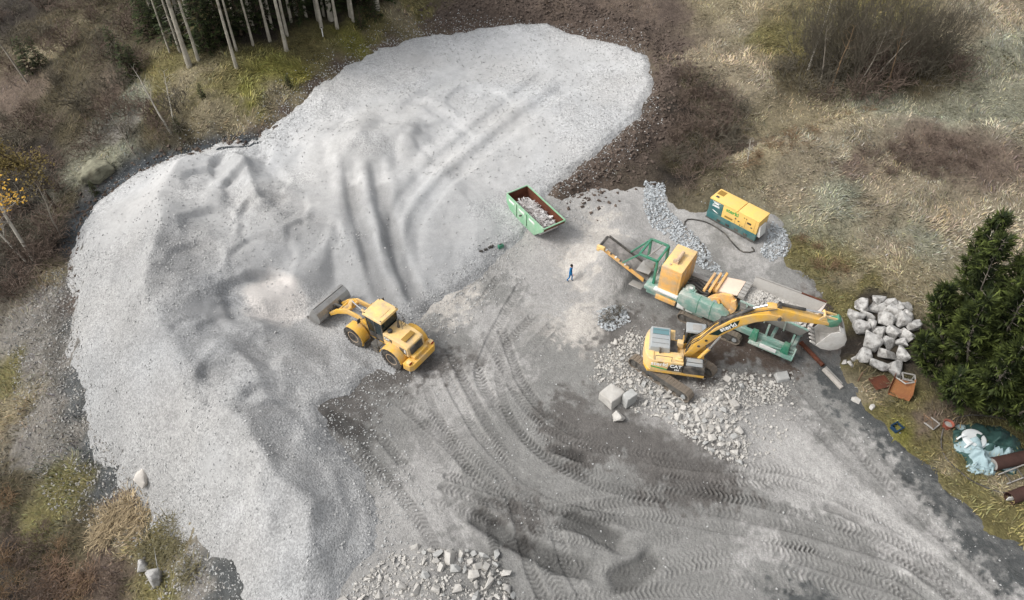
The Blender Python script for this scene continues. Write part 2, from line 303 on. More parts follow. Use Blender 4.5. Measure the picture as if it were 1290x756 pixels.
def thing(name, label, cat, loc=(0, 0, 0), rz=0., group=None, rot=None):
    o = bpy.data.objects.new(name, None); col.objects.link(o); o.empty_display_size = .3
    o.location = loc; o.rotation_euler = rot or (0, 0, rz); return tag(o, label, cat, group)
def sub(name, parent, loc=(0, 0, 0), rot=(0, 0, 0)):
    o = bpy.data.objects.new(name, None); col.objects.link(o); o.parent = parent; o.location = loc; o.rotation_euler = rot; return o
class MB:
    def __init__(s): s.v = []; s.f = []
    def add(s, v, f):
        k = len(s.v); s.v += [tuple(p) for p in v]; s.f += [tuple(i+k for i in q) for q in f]; return s
    def box(s, x0, x1, y0, y1, z0, z1, top=None, M=None):
        """top = (dx0,dx1,dy0,dy1): how far the top face is pulled in"""
        a, b, c, d = top or (0, 0, 0, 0)
        v = [(x0,y0,z0),(x1,y0,z0),(x1,y1,z0),(x0,y1,z0),(x0+a,y0+c,z1),(x1-b,y0+c,z1),(x1-b,y1-d,z1),(x0+a,y1-d,z1)]
        if M is not None: v = [M@Vector(p) for p in v]
        return s.add(v, [(3,2,1,0),(4,5,6,7),(0,1,5,4),(1,2,6,5),(2,3,7,6),(3,0,4,7)])
    def prism(s, prof, y0, y1, axis='y', M=None):
        """profile (x,z) pushed from y0 to y1"""
        n = len(prof); A = sum(prof[i][0]*prof[(i+1) % n][1]-prof[(i+1) % n][0]*prof[i][1] for i in range(n))
        if A < 0: prof = prof[::-1]
        mk = {'y': lambda p, t: (p[0], t, p[1]), 'x': lambda p, t: (t, p[0], p[1]), 'z': lambda p, t: (p[0], p[1], t)}[axis]
        v = [mk(p, y0) for p in prof]+[mk(p, y1) for p in prof]
        if M is not None: v = [M@Vector(p) for p in v]
        f = [tuple(range(n)), tuple(range(2*n-1, n-1, -1))]+[(i+n, (i+1) % n+n, (i+1) % n, i) for i in range(n)]
        if axis != 'y': f = [q[::-1] for q in f]
        return s.add(v, f)
    def bar(s, p, q, wx, wz=None, up=(0, 0, 1)):
        wz = wz or wx; p = Vector(p); q = Vector(q); d = (q-p).normalized(); a = d.cross(Vector(up))
        if a.length < 1e-3: a = d.cross(Vector((1, 0, 0)))
        a.normalize(); b = a.cross(d); a *= wx/2; b *= wz/2
        v = [p-a-b, p+a-b, p+a+b, p-a+b, q-a-b, q+a-b, q+a+b, q-a+b]
        return s.add(v, [(0,1,2,3),(7,6,5,4),(0,4,5,1),(1,5,6,2),(2,6,7,3),(3,7,4,0)])
    def tube(s, pts, r, n=8, caps=True):
        pts = [Vector(p) for p in pts]; rs = r if isinstance(r, (list, tuple)) else [r]*len(pts); rings = []; prev = None
        for i, p in enumerate(pts):
            t = (pts[min(i+1, len(pts)-1)]-pts[max(i-1, 0)]).normalized()
            if prev is None: a = t.orthogonal().normalized()
            else: a = (prev-t*prev.dot(t)); a = a.normalized() if a.length > 1e-6 else t.orthogonal().normalized()
            prev = a; b = t.cross(a); rings.append([p+(a*math.cos(2*math.pi*k/n)+b*math.sin(2*math.pi*k/n))*rs[i] for k in range(n)])
        v = [q for ring in rings for q in ring]; f = []
        for i in range(len(pts)-1):
            for k in range(n): f.append((i*n+k, i*n+(k+1) % n, (i+1)*n+(k+1) % n, (i+1)*n+k))
        if caps: f.append(tuple(range(n-1, -1, -1))); f.append(tuple((len(pts)-1)*n+k for k in range(n)))
        return s.add(v, f)
    def cyl(s, p, q, r, n=16, r2=None): return s.tube([p, q], [r, r if r2 is None else r2], n)
    def lathe(s, prof, n=24, M=None):
        """profile (radius, height) turned about z"""
        v = []; f = []
        for r, z in prof: v += [Vector((r*math.cos(2*math.pi*k/n), r*math.sin(2*math.pi*k/n), z)) for k in range(n)]
        if M is not None: v = [M@p for p in v]
        for i in range(len(prof)-1):
            for k in range(n): f.append((i*n+k, i*n+(k+1) % n, (i+1)*n+(k+1) % n, (i+1)*n+k))
        f.append(tuple(range(n-1, -1, -1))); f.append(tuple((len(prof)-1)*n+k for k in range(n)))
        return s.add(v, f)
    def strip(s, path, y0, y1, th):
        """sheet following a path (x,z) with thickness"""
        n = len(path); out = []
        for i in range(n):
            t = Vector(path[min(i+1, n-1)])-Vector(path[max(i-1, 0)]); t.normalize(); out.append((path[i][0]-t[1]*th, path[i][1]+t[0]*th))
        for i in range(n-1): s.prism([path[i], path[i+1], out[i+1], out[i]], y0, y1)
        return s
    def mesh(s, name, bevel=0., seg=2, angle=35, merge=False):
        me = bpy.data.meshes.new(name); me.from_pydata(s.v, [], s.f)
        bm = bmesh.new(); bm.from_mesh(me)
        if merge: bmesh.ops.remove_doubles(bm, verts=bm.verts, dist=1e-4)
        bmesh.ops.recalc_face_normals(bm, faces=bm.faces)
        if bevel:
            ed = [e for e in bm.edges if len(e.link_faces) == 2 and e.calc_face_angle(0) > R(28)]
            bmesh.ops.bevel(bm, geom=ed, offset=bevel, segments=seg, profile=.6, affect='EDGES', clamp_overlap=True)
        bm.to_mesh(me); bm.free()
        me.polygons.foreach_set('use_smooth', np.ones(len(me.polygons), bool)); me.set_sharp_from_angle(angle=R(angle)); return me
    def build(s, name, m, parent=None, bevel=0., loc=None, rot=None, seg=2, angle=35, label=None):
        me = s.mesh(name, bevel, seg, angle); me.materials.append(m); o = bpy.data.objects.new(name, me); link(o, parent)
        if loc is not None: o.location = loc
        if rot is not None: o.rotation_euler = rot
        if label: o['label'] = label
        return o
def lettering(body, size, m, parent, loc, rot, bold=0., shear=0., sx=1.):
    c = bpy.data.curves.new('lettering', 'FONT'); c.body = body; c.size = size; c.align_x = 'CENTER'; c.align_y = 'CENTER'; c.extrude = .006; c.offset = bold; c.shear = shear; c.space_character = 1.0
    t = bpy.data.objects.new('lettering', c); col.objects.link(t); dg = bpy.context.evaluated_depsgraph_get()
    me = bpy.data.meshes.new_from_object(t.evaluated_get(dg)); bpy.data.objects.remove(t); me.materials.clear(); me.materials.append(m)
    o = bpy.data.objects.new('lettering', me); link(o, parent); o.location = loc; o.rotation_euler = rot; o.scale = (sx, 1, 1); return o
def copy_tree(o, parent=None):
    c = o.copy(); col.objects.link(c); c.parent = parent
    for ch in list(o.children): copy_tree(ch, c)
    return c
def mesh_obj(name, me, m, parent=None, loc=None, rot=None, sc=None):
    if m is not None and not me.materials: me.materials.append(m)
    o = bpy.data.objects.new(name, me); link(o, parent)
    if loc is not None: o.location = loc
    if rot is not None: o.rotation_euler = rot
    if sc is not None: o.scale = sc if isinstance(sc, (tuple, list)) else (sc, sc, sc)
    return o

# ------------------------------------------------------------------ the ground sheets
def grid(xs, ys):
    X, Y = np.meshgrid(xs, ys); nx, ny = len(xs), len(ys); i = np.arange(nx*ny).reshape(ny, nx)
    F4 = np.stack([i[:-1, :-1], i[:-1, 1:], i[1:, 1:], i[1:, :-1]], -1).reshape(-1, 4); return X.ravel(), Y.ravel(), F4
def classes(x, y, pts, warp=1.6, power=4, fine=.35):
    """soil colour from the nearest surveyed patches, with ragged borders"""
    xw = x+warp*fbm(x*.22, y*.22, 12, 3)+.5*warp*fbm(x*.9, y*.9, 14, 3); yw = y+warp*fbm(x*.22, y*.22, 16, 3)+.5*warp*fbm(x*.9, y*.9, 18, 3)
    xw = xw+fine*warp*fbm(x*2.6, y*2.6, 19, 4); yw = yw+fine*warp*fbm(x*2.6+7, y*2.6, 22, 4)
    W = np.zeros(len(x)); C = np.zeros((len(x), 3)); B = np.zeros(len(x))
    for px, py, c in pts:
        p = on(px, py) if py > -900 else np.array([px, -py-2000, 0]); wt_ = 1/(((xw-p[0])**2+(yw-p[1])**2)**(power/2)+.05); W += wt_; C += wt_[:, None]*np.array(SOIL[c][:3]); B += wt_*SOILV[c]
    return C/W[:, None], B/W
SOIL = dict(tan=S(141,131,111), frost=S(137,136,118), straw=S(138,128,104), moss=S(124,120,64), olive=S(112,105,70), brown=S(98,86,76), soil=S(80,70,63), brush=S(82,75,58), slate=S(56,59,61), rubble=S(112,108,102), dark=S(52,47,42), grit=S(70,72,72), pale=S(160,155,148))
SOILV = dict(tan=1, frost=1, straw=1, moss=1, olive=1, brown=.35, soil=0, brush=.9, rubble=.38, slate=.0, dark=.15, grit=.12, pale=0)   # how much grows there
GC = [ # right slope
 (1000,230,'tan'),(1100,260,'tan'),(1200,290,'tan'),(1080,210,'brown'),(1180,190,'brown'),(1240,210,'brown'),(1130,225,'tan'),(1280,260,'tan'),(1000,290,'frost'),(1050,330,'olive'),(1010,310,'olive'),(1080,350,'straw'),(1000,200,'tan'),(950,210,'straw'),
 (1250,130,'frost'),(1280,60,'frost'),(1230,30,'tan'),(1270,10,'tan'),(1180,140,'frost'),(1110,135,'frost'),(1060,145,'straw'),(1040,90,'brush'),(1100,60,'brush'),(1150,90,'brush'),(1100,20,'olive'),(1000,100,'brush'),(1000,60,'olive'),
 (920,30,'tan'),(900,10,'straw'),(960,40,'olive'),(980,50,'olive'),(920,80,'tan'),(960,100,'tan'),(930,120,'tan'),(980,140,'straw'),(880,70,'tan'),(870,110,'brush'),(880,170,'brush'),(900,200,'brush'),(930,170,'brown'),(860,200,'brush'),(950,150,'straw'),(1060,190,'tan'),
 (1150,300,'frost'),(1120,310,'tan'),(1250,300,'tan'),(1060,250,'frost'),
 # spoil
 (850,60,'soil'),(840,110,'soil'),(830,160,'soil'),(790,190,'soil'),(740,225,'soil'),(800,40,'soil'),(740,20,'soil'),(680,15,'soil'),(620,15,'soil'),(570,20,'soil'),(700,5,'brown'),(800,5,'brown'),(540,22,'soil'),(850,15,'soil'),(845,215,'dark'),(850,140,'dark'),
 # forest edge
 (480,60,'brown'),(440,85,'soil'),(400,115,'soil'),(350,150,'soil'),(330,165,'soil'),(310,160,'brown'),(500,20,'straw'),(520,8,'olive'),(470,30,'olive'),(440,50,'moss'),(400,80,'olive'),(370,100,'moss'),(330,90,'moss'),(300,120,'moss'),(350,125,'straw'),(270,110,'olive'),(260,140,'straw'),(300,150,'straw'),(230,110,'straw'),(350,40,'dark'),(420,10,'dark'),(300,40,'dark'),(250,40,'olive'),(330,10,'dark'),(450,-10,'dark'),(380,60,'olive'),(200,90,'olive'),
 # left
 (200,120,'olive'),(200,40,'brush'),(160,130,'frost'),(150,150,'rubble'),(190,160,'brush'),(230,170,'brush'),(140,110,'brown'),(100,60,'brush'),(60,60,'straw'),(60,40,'brush'),(20,20,'dark'),(20,110,'brown'),(80,110,'brush'),(100,150,'brush'),(50,200,'dark'),(20,250,'dark'),(80,260,'brush'),(70,300,'dark'),(20,340,'dark'),(120,210,'frost'),(125,240,'rubble'),(290,178,'rubble'),(265,184,'slate'),(230,192,'slate'),(200,201,'slate'),(175,210,'slate'),(150,222,'slate'),(128,238,'slate'),(110,254,'slate'),(96,290,'slate'),(95,360,'grit'),(92,400,'grit'),(98,440,'grit'),(104,500,'grit'),(116,535,'grit'),(90,300,'brown'),(70,330,'straw'),
 (60,380,'rubble'),(30,410,'rubble'),(90,370,'soil'),(90,420,'rubble'),(40,440,'rubble'),(10,470,'olive'),(90,470,'grit'),(60,500,'rubble'),(20,520,'straw'),(100,520,'rubble'),(40,560,'rubble'),(110,570,'grit'),(70,600,'olive'),(60,640,'olive'),(20,600,'brush'),(120,620,'grit'),(150,640,'brown'),(160,660,'straw'),(100,680,'brush'),(20,680,'dark'),(60,730,'brush'),(130,720,'brown'),(190,680,'olive'),(220,680,'straw'),(240,700,'rubble'),(200,730,'olive'),(260,730,'rubble'),(290,720,'grit'),(10,745,'dark'),
 # verge
 (1060,470,'olive'),(1080,490,'straw'),(1090,440,'dark'),(1060,440,'dark'),(1110,520,'olive'),(1130,540,'moss'),(1150,510,'olive'),(1170,560,'olive'),(1200,590,'straw'),(1170,530,'brown'),(1240,620,'olive'),(1280,620,'straw'),(1230,580,'olive'),(1280,660,'olive'),(1190,600,'olive'),(1250,660,'olive'),(1140,460,'dark'),(1200,500,'dark'),(1260,510,'dark'),(1280,560,'olive'),(1110,400,'dark'),(1060,390,'olive'),(1150,370,'straw'),(1100,362,'olive'),(1130,350,'straw'),
 (1300,690,'olive'),(1275,676,'olive')]
YC = [(1262,738,'pale'),(1290,758,'pale'),(1232,722,'pale'),(1275,758,'pale'),(1182,676,'pale'),(1142,632,'pale'),(1100,592,'pale'),(1300,785,'pale'),(1240,760,'pale'),(1200,720,'mid'),(430,505,'damp'),(455,530,'damp'),(745,565,'damp'),(700,520,'damp'),(500,480,'damp'),(560,455,'damp'),(1048,530,'mid'),(1090,574,'mid'),(1130,614,'mid'),(1172,654,'mid'),(1222,702,'mid'),(1272,748,'mid'),(1060,560,'pale'),(1120,625,'pale'),(1190,705,'pale'),(500,520,'mid'),(560,500,'pale'),(640,520,'mid'),(620,470,'pale'),(700,440,'mid'),(690,490,'mid'),(710,500,'damp'),(735,520,'damp'),(760,545,'damp'),(690,460,'mid'),(430,525,'damp'),(470,540,'mid'),(470,580,'mid'),(540,600,'pale'),(520,650,'pale'),(600,600,'mid'),(680,560,'mid'),(760,600,'mid'),(840,590,'damp'),(900,610,'damp'),(800,570,'damp'),(560,660,'pale'),(620,670,'mid'),(700,620,'mid'),(820,650,'mid'),(700,690,'mid'),(640,720,'mid'),(760,700,'mid'),(640,660,'damp'),(830,700,'mid'),(900,660,'mid'),(960,640,'mid'),(960,700,'pale'),(1010,660,'mid'),(870,740,'mid'),(1000,740,'mid'),(1020,752,'grit'),(1100,740,'mid'),(1160,752,'mid'),(1060,690,'mid'),
 (960,560,'pale'),(1000,610,'pale'),(940,530,'pale'),(1040,580,'pale'),(1090,630,'pale'),(1150,690,'pale'),(1220,740,'pale'),(1100,600,'mid'),(1160,650,'mid'),(1250,730,'mid'),(1050,540,'mid'),(1000,540,'pale'),(1020,500,'mid'),(1040,480,'grit'),(1070,520,'grit'),(1110,560,'grit'),(1150,600,'grit'),(1190,640,'grit'),(1240,682,'grit'),(1290,716,'grit'),
 (740,400,'white'),(730,410,'white'),(560,375,'white'),(700,370,'pale'),(660,350,'pale'),(620,370,'mid'),(560,420,'mid'),(600,400,'pale'),(760,350,'pale'),(740,340,'white'),(800,370,'mid'),(840,395,'mid'),(720,300,'pale'),(700,280,'pale'),(780,260,'pale'),(760,300,'white'),(800,300,'pale'),(830,300,'pale'),(870,300,'pale'),(920,300,'mid'),(950,320,'pale'),(900,330,'mid'),(960,285,'pale'),(770,395,'pale'),(770,420,'damp'),(790,400,'damp'),(860,410,'damp'),(900,440,'soil'),(950,450,'soil'),(990,460,'soil'),(930,470,'mid'),(1010,470,'mid'),(900,510,'pale'),(840,500,'pale'),(780,470,'mid'),(750,480,'mid'),(720,470,'mid'),(1000,340,'mid'),(1030,400,'soil')]
SOIL.update(mid=S(122,121,118), damp=S(92,89,86), white=S(172,167,160))
SOIL['pale'] = S(150,148,145)
SOILV.update(mid=0, damp=0, white=0)

def nonuni(lo, hi, flo, fhi, step, grow=1.25):
    c = list(np.arange(flo, fhi+1e-6, step)); s = step; a = flo
    while a > lo: s *= grow; a -= s; c.insert(0, a)
    s = step; a = c[-1]
    while a < hi: s *= grow; a += s; c.append(a)
    return np.array(c)
RGBA = lambda C: np.concatenate([C, np.ones((len(C), 1))], 1)
sheets = []
gx = nonuni(-600, 600, -75, 75, .36); gy = nonuni(-300, 900, 8, 112, .36)
X, Y, F4 = grid(gx, gy); Zg = ground_z(X, Y)
Cg, Vg = classes(X, Y, GC)
bd, bsv, bsu = pline(X, Y, BANK); sm_ = (1-sstep(1.1, 2.0, bd+.5*fbm(X*.6, Y*.6, 46, 3)))*(1-sstep(20, 26, bsu)); Cg = Cg*(1-sm_[:, None])+np.array(S(62,66,69)[:3])*sm_[:, None]; Vg = Vg*(1-sm_)
td, tsv, tsu = pline(X, Y, TERR); Cg = Cg*(1+.35*np.exp(-((tsv+.6)/.7)**2)*(td < 3)*(tsu > 1)-.22*np.exp(-((tsv-1.6)/1.2)**2)*(td < 5)*(tsu > 1))[:, None]  # pale dry crest and dark strip behind also paint in the ridge's relief shading
sheets.append((gx, gy, Zg.reshape(len(gy), len(gx))))
g_ = mat_ground('ground soil', (.35, 1.7, 9), (.22, .28, .25), .9, .06, .12, 5.)
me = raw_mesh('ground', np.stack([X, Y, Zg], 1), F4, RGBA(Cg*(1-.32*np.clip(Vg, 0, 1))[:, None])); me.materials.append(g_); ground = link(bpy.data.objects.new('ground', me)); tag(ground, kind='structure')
# gravel heap
hx = np.arange(HEAP[:, 0].min()-2.5, HEAP[:, 0].max()+2.5, .19); hy = np.arange(max(HEAP[:, 1].min()-2.5, 12), HEAP[:, 1].max()+2.5, .19)
X, Y, F4 = grid(hx, hy); Zh, Sh = heap_z(X, Y)
def compact(V, F4, keep_v, C):
    kf = keep_v[F4].all(1); F4 = F4[kf]; used = np.zeros(len(V), bool); used[F4.ravel()] = True; mp = np.cumsum(used)-1; return V[used], mp[F4], C[used]
t1 = fbm(X*.12, Y*.12, 25, 3); t2 = fbm(X*.4+9, Y*.4, 27, 3); fine = np.clip(.5+.9*fbm(X*.18, Y*.18, 29, 3), 0, 1)
Ch = np.ones((len(X), 3))*np.array(S(162,161,159)[:3])*(1+.11*t1+.12*t2)[:, None]
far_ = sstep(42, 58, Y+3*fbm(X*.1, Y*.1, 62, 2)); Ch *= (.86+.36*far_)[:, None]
Ch *= np.stack([1-.02*fine, 1+0*fine, 1+.025*fine], 1)
c_ = on(333, 372); dd = np.hypot(X-c_[0]-.6, (Y-c_[1])*.8); pal = (1-sstep(1.6, 2.6, dd+.8*fbm(X*.9, Y*.9, 33, 3))); Ch = Ch*(1-pal[:, None])+np.array(S(188,183,178)[:3])*pal[:, None]
for pts in ([(447,240),(462,310),(478,365),(492,395)], [(482,240),(497,310),(515,360),(532,390)]):
    pl = smooth_line(poly(pts)); d, sv, su = pline(X, Y, pl); Ch *= (1-.26*(1-sstep(.4, .95, d+.2*fbm(X, Y, 39, 2))))[:, None]
for px, py, rx, ry, k_ in ((457,190,2.6,3.8,.14),(508,180,2.0,2.4,.12),(305,216,2.4,1.8,.14),(338,252,2.8,1.8,.13),(355,290,3.0,2.2,.13),(285,455,2.6,2.2,.10),(335,545,2.4,2.,.10),(235,330,2.2,5.0,.12),(250,410,2.4,3.4,.12),(375,680,1.6,3.,.08),(420,300,2.2,3.,.06)):   # freshly tipped, damper gravel; shade also painted in to give the mounds form
    c_ = on(px, py); dd = np.hypot((X-c_[0])/rx, (Y-c_[1])/ry)+.18*fbm(X*.8, Y*.8, 37, 3); Ch *= (1-k_*(1-sstep(.8, 1.05, dd)))[:, None]
dw = 1-sstep(.2, 2.6, Sh+.6*fbm(X*.5, Y*.5, 38, 2)); Ch *= (1-.06*dw)[:, None]
heap_m = mat_ground('crushed gravel', (.4, 1.6, 9), (.07, .07, .08), .7, .05, .22, 9.5)
grain = np.clip(.12+1.0*(1-sstep(.3, 3.2, Sh+1.2*fbm(X*.4, Y*.4, 36, 2)))+.75*sstep(.0, .28, fbm(X*.16+3, Y*.16, 61, 3)), .1, 1)
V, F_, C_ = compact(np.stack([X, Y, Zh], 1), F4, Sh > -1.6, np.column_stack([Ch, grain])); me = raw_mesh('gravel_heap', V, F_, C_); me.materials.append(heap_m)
heap = link(bpy.data.objects.new('gravel_heap', me)); tag(heap, 'sprawling pale grey heap of crushed gravel filling the left half of the yard', 'gravel heap', kind='stuff')
sheets.append((hx, hy, np.where(Sh > -1.6, Zh, -99).reshape(len(hy), len(hx))))
# yard
yx = np.arange(-16, 40, .072); yy = np.arange(14.5, 57, .072)
X, Y, F4 = grid(yx, yy); sY = sdist(X, Y, YARD); keep = sY > -1.2; hk = sdist(X, Y, HEAP) < 3.2; keep &= hk
Zy = np.full(len(X), -99.); Sy = np.full(len(X), -9.); Dy = np.zeros(len(X)); Zy[keep], Sy[keep], Dy[keep] = yard_z(X[keep], Y[keep])
used = np.where(keep)[0]; mp = np.full(len(X), -1); mp[used] = np.arange(len(used)); F_ = F4[keep[F4].all(1)]; F_ = mp[F_]
Xk, Yk = X[used], Y[used]; Cy, _ = classes(Xk, Yk, YC, 1.4, 4, 1.3)
dk = np.clip(Dy[used], -.3, 1.1)*(.75+.5*fbm(Xk*.4, Yk*.4, 45, 3)); Cy = Cy*(1-.72*np.clip(dk, -.3, .9))[:, None]*(1+.10*fbm(Xk*.8, Yk*.8, 47, 4))[:, None]
yard_m = mat_ground('yard dirt', (.5, 2.5, 14), (.10, .12, .16), .7, .035, .10, 10.)
me = raw_mesh('yard', np.stack([Xk, Yk, Zy[used]], 1), F_, RGBA(Cy)); me.materials.append(yard_m); yard = link(bpy.data.objects.new('dirt_yard', me)); tag(yard, kind='structure')
sheets.append((yx, yy, Zy.reshape(len(yy), len(yx))))
def surf(x, y):
    x = np.atleast_1d(np.asarray(x, float)); y = np.atleast_1d(np.asarray(y, float)); out = np.full(len(x), -99.)
    for gx_, gy_, Z in sheets:
        i = np.clip(np.searchsorted(gx_, x)-1, 0, len(gx_)-2); j = np.clip(np.searchsorted(gy_, y)-1, 0, len(gy_)-2)
        a = np.clip((x-gx_[i])/(gx_[i+1]-gx_[i]), 0, 1); b = np.clip((y-gy_[j])/(gy_[j+1]-gy_[j]), 0, 1)
        z = (Z[j, i]*(1-a)+Z[j, i+1]*a)*(1-b)+(Z[j+1, i]*(1-a)+Z[j+1, i+1]*a)*b
        ok = (x >= gx_[0]) & (x <= gx_[-1]) & (y >= gy_[0]) & (y <= gy_[-1]); out = np.where(ok & (z > out), z, out)
    return out
def at(px, py, dz=0.):
    p = on(px, py, surf); p[2] = float(surf(p[0], p[1])[0])+dz; return Vector(p)
# ------------------------------------------------------------------ machine materials
DUST = S(168,158,146)
M_yel = mat('yellow paint', S(222,172,62), .5, var=.10, dirt=DUST, damt=.42, spec=.45)
M_yel2 = mat('pale yellow paint', S(232,194,124), .55, var=.09, dirt=DUST, damt=.48, spec=.4)  # paler copy of the yellow; sunlit hood and roof tops put into paint
M_org = mat('orange paint', S(226,172,92), .55, var=.11, dirt=DUST, damt=.5, spec=.4)
M_gyel = mat('genset yellow', S(236,194,104), .45, var=.05, dirt=DUST, damt=.18, spec=.45)
M_teal = mat('teal paint', S(26,98,100), .45, var=.08, dirt=DUST, damt=.22, spec=.45)
M_grn = mat('dusty green paint', S(112,148,136), .6, var=.14, dirt=S(176,176,168), damt=.7, spec=.35)
M_grn2 = mat('bright green paint', S(24,120,92), .5, var=.10, dirt=DUST, damt=.22, spec=.4)
M_skip = mat('light green paint', S(122,172,134), .55, var=.08, dirt=S(196,194,186), damt=.30, spec=.35)
M_blk = mat('black paint', S(34,37,38), .5, var=.15, dirt=DUST, damt=.28)
M_rub = mat('rubber', S(42,41,40), .85, var=.15, dirt=S(130,124,116), damt=.45, vscale=12)
M_belt = mat('conveyor belt', S(112,108,104), .9, var=.12, dirt=S(178,172,166), damt=.5)
M_steel = mat('worn steel', S(160,160,158), .42, .45, var=.14, dirt=S(120,112,104), damt=.35, spec=.5)
M_steeld = mat('dark steel', S(86,86,84), .5, .4, var=.15, dirt=S(150,142,132), damt=.4)
M_dsteel = mat('dusty steel plate', S(158,155,150), .7, .15, var=.10, dirt=S(150,146,140), damt=.4)
M_track = mat('track steel', S(126,116,104), .65, .3, var=.2, dirt=S(140,130,118), damt=.4, vscale=9)
M_chrome = mat('cylinder rod', S(205,205,205), .25, .8, var=.04)
M_gry = mat('grey paint', S(150,156,158), .45, var=.08, dirt=DUST, damt=.25, spec=.5)
M_wht = mat('white paint', S(222,222,218), .5, var=.05, dirt=DUST, damt=.2)
M_rim = mat('rim paint', S(196,170,140), .6, var=.12, dirt=S(150,136,122), damt=.5)
M_rust = mat('rusty steel', S(106,62,44), .85, .1, var=.25, dirt=S(70,46,38), damt=.5, vscale=5, bump=.3)
M_rusto = mat('orange rust', S(138,94,58), .85, .05, var=.2, dirt=S(110,66,44), damt=.5, vscale=5, bump=.2)
M_rustp = mat('brown rust pipe', S(72,50,44), .8, .1, var=.2, dirt=S(50,38,34), damt=.4)
M_wood = mat('weathered wood', S(126,104,84), .9, var=.25, dirt=S(90,74,62), damt=.4, vscale=8, bump=.3)
M_glass = mat('tinted glass', S(30,46,50), .06, 0, var=0., spec=.6, coat=.4, alpha=.72)
M_gdec = mat('green decal', S(64,160,84), .5, var=.04)
M_bdec = mat('dark green decal', S(20,44,40), .5, var=.05)
M_wdec = mat('white lettering', S(240,240,236), .5, var=0.)
M_lamp = mat('lamp lens', S(210,206,196), .15, var=.02, spec=.6)
M_redl = mat('red lens', S(150,36,26), .25, var=.02)
M_olive = mat('brown mesh grille', S(150,118,56), .6, .1, var=.2, vscale=30)
M_hv = mat('hi-vis vest', S(150,200,60), .8, var=.08)

# ------------------------------------------------------------------ people
def person_mesh(name, J, zones):
    """one continuous skinned body. J: joint -> (pos, radius); zones by height/side paint"""
    order = list(J); idx = {k: i for i, k in enumerate(order)}
    E_ = [(a, b) for a, b in zones['bones']]
    me = bpy.data.meshes.new(name); me.from_pydata([J[k][0] for k in order], [(idx[a], idx[b]) for a, b in E_], [])
    o = bpy.data.objects.new(name, me); col.objects.link(o); sk = o.modifiers.new('skin', 'SKIN'); sk.use_smooth_shade = True
    for k in order:
        r = J[k][1]; r = (r, r) if not isinstance(r, tuple) else r; me.skin_vertices[0].data[idx[k]].radius = r
        me.skin_vertices[0].data[idx[k]].use_root = (k == 'pelvis')
    su = o.modifiers.new('sub', 'SUBSURF'); su.levels = su.render_levels = 2
    dg = bpy.context.evaluated_depsgraph_get(); m2 = bpy.data.meshes.new_from_object(o.evaluated_get(dg)); bpy.data.objects.remove(o)
    m2.materials.clear()
    for m_ in zones['mats']: m2.materials.append(m_)
    for p in m2.polygons: p.material_index = zones['pick'](p.center); p.use_smooth = True
    return m2
M_skin = mat('skin', S(190,140,112), .6, var=.03); M_over = mat('blue overalls', S(20,104,156), .85, var=.12, vscale=14); M_hair = mat('dark hair', S(30,26,24), .8, var=.1); M_boot = mat('boots', S(48,42,38), .8, var=.1)
BONES = [('pelvis','belly'),('belly','chest'),('chest','neckb'),('neckb','neck'),('neck','head'),('head','crown')]
for s_ in 'lr':
    BONES += [('chest','sh'+s_),('sh'+s_,'el'+s_),('el'+s_,'wr'+s_),('wr'+s_,'pa'+s_),('pelvis','hp'+s_),('hp'+s_,'kn'+s_),('kn'+s_,'an'+s_),('an'+s_,'to'+s_)]
    for q in 'abcd': BONES.append(('pa'+s_,'f'+q+s_))
    BONES.append(('wr'+s_,'th'+s_))
def hand(J, s_, wr, d, side):
    d = Vector(d).normalized(); wr = Vector(wr); sdv = Vector(side).normalized()
    J['wr'+s_] = (wr, .030); J['pa'+s_] = (wr+d*.075, (.040, .020))
    for i, (q, L) in enumerate(zip('abcd', (.085, .095, .09, .07))): J['f'+q+s_] = (wr+d*(.075+L)+sdv*(i-1.5)*.024-Vector((0, 0, .012*i)), .010)
    J['th'+s_] = (wr+d*.07+sdv*-.06, .011)
def walker():
    J = dict(pelvis=((0,0,.95),(.15,.11)), belly=((.01,0,1.12),(.145,.11)), chest=((.02,0,1.34),(.17,.12)), neckb=((.02,0,1.50),.075), neck=((.035,0,1.56),.055), head=((.06,0,1.67),(.085,.095)), crown=((.055,0,1.76),.065),
      shl=((.02,.19,1.44),.068), shr=((.02,-.19,1.44),.068), ell=((-.10,.26,1.18),.048), elr=((.08,-.25,1.17),.048),
      hpl=((0,.10,.90),.095), hpr=((0,-.10,.90),.095), knl=((.12,.10,.50),.062), knr=((-.02,-.10,.49),.062), anl=((.10,.10,.09),.045), anr=((-.22,-.10,.12),.045), tol=((.28,.11,.04),.042), tor=((-.06,-.11,.045),.042))
    hand(J, 'l', (-.02,.27,.95), (.25,0,-1), (1,0,0)); hand(J, 'r', (.26,-.23,1.02), (.8,.1,-.5), (0,1,0))
    def pick(c):
        if c.z > 1.525: return 0
        if abs(c.y) > .2 and c.z < .955 and c.z > .7: return 0
        if c.x > .25 and c.z > .9: return 0
        return 2 if c.z < .10 else 1
    return person_mesh('person', J, dict(bones=BONES, mats=[M_skin, M_over, M_boot], pick=pick))
pm = walker(); pp = at(718, 354)
per = mesh_obj('person', pm, None, None, pp, (0, 0, R(-25))); tag(per, 'person in dark blue overalls walking across the pale dust beyond the loader', 'person')
hb = MB(); hb.lathe([(.02,.115),(.07,.10),(.098,.055),(.104,.0),(.098,-.05),(.08,-.08)][::-1], 14); hair = hb.build('hair', M_hair, per, loc=(.045,0,1.705)); hair.scale = (1.05, .93, .9)
for s_ in (-1, 1):
    e = MB(); e.lathe([(.002,.012),(.010,.006),(.012,0),(.002,-.01)], 8); e.build('ear', M_skin, per, loc=(.055, s_*.092, 1.66))
e = MB(); e.prism([(.14,1.63),(.175,1.625),(.145,1.67)], -.014, .014); e.build('nose', M_skin, per)
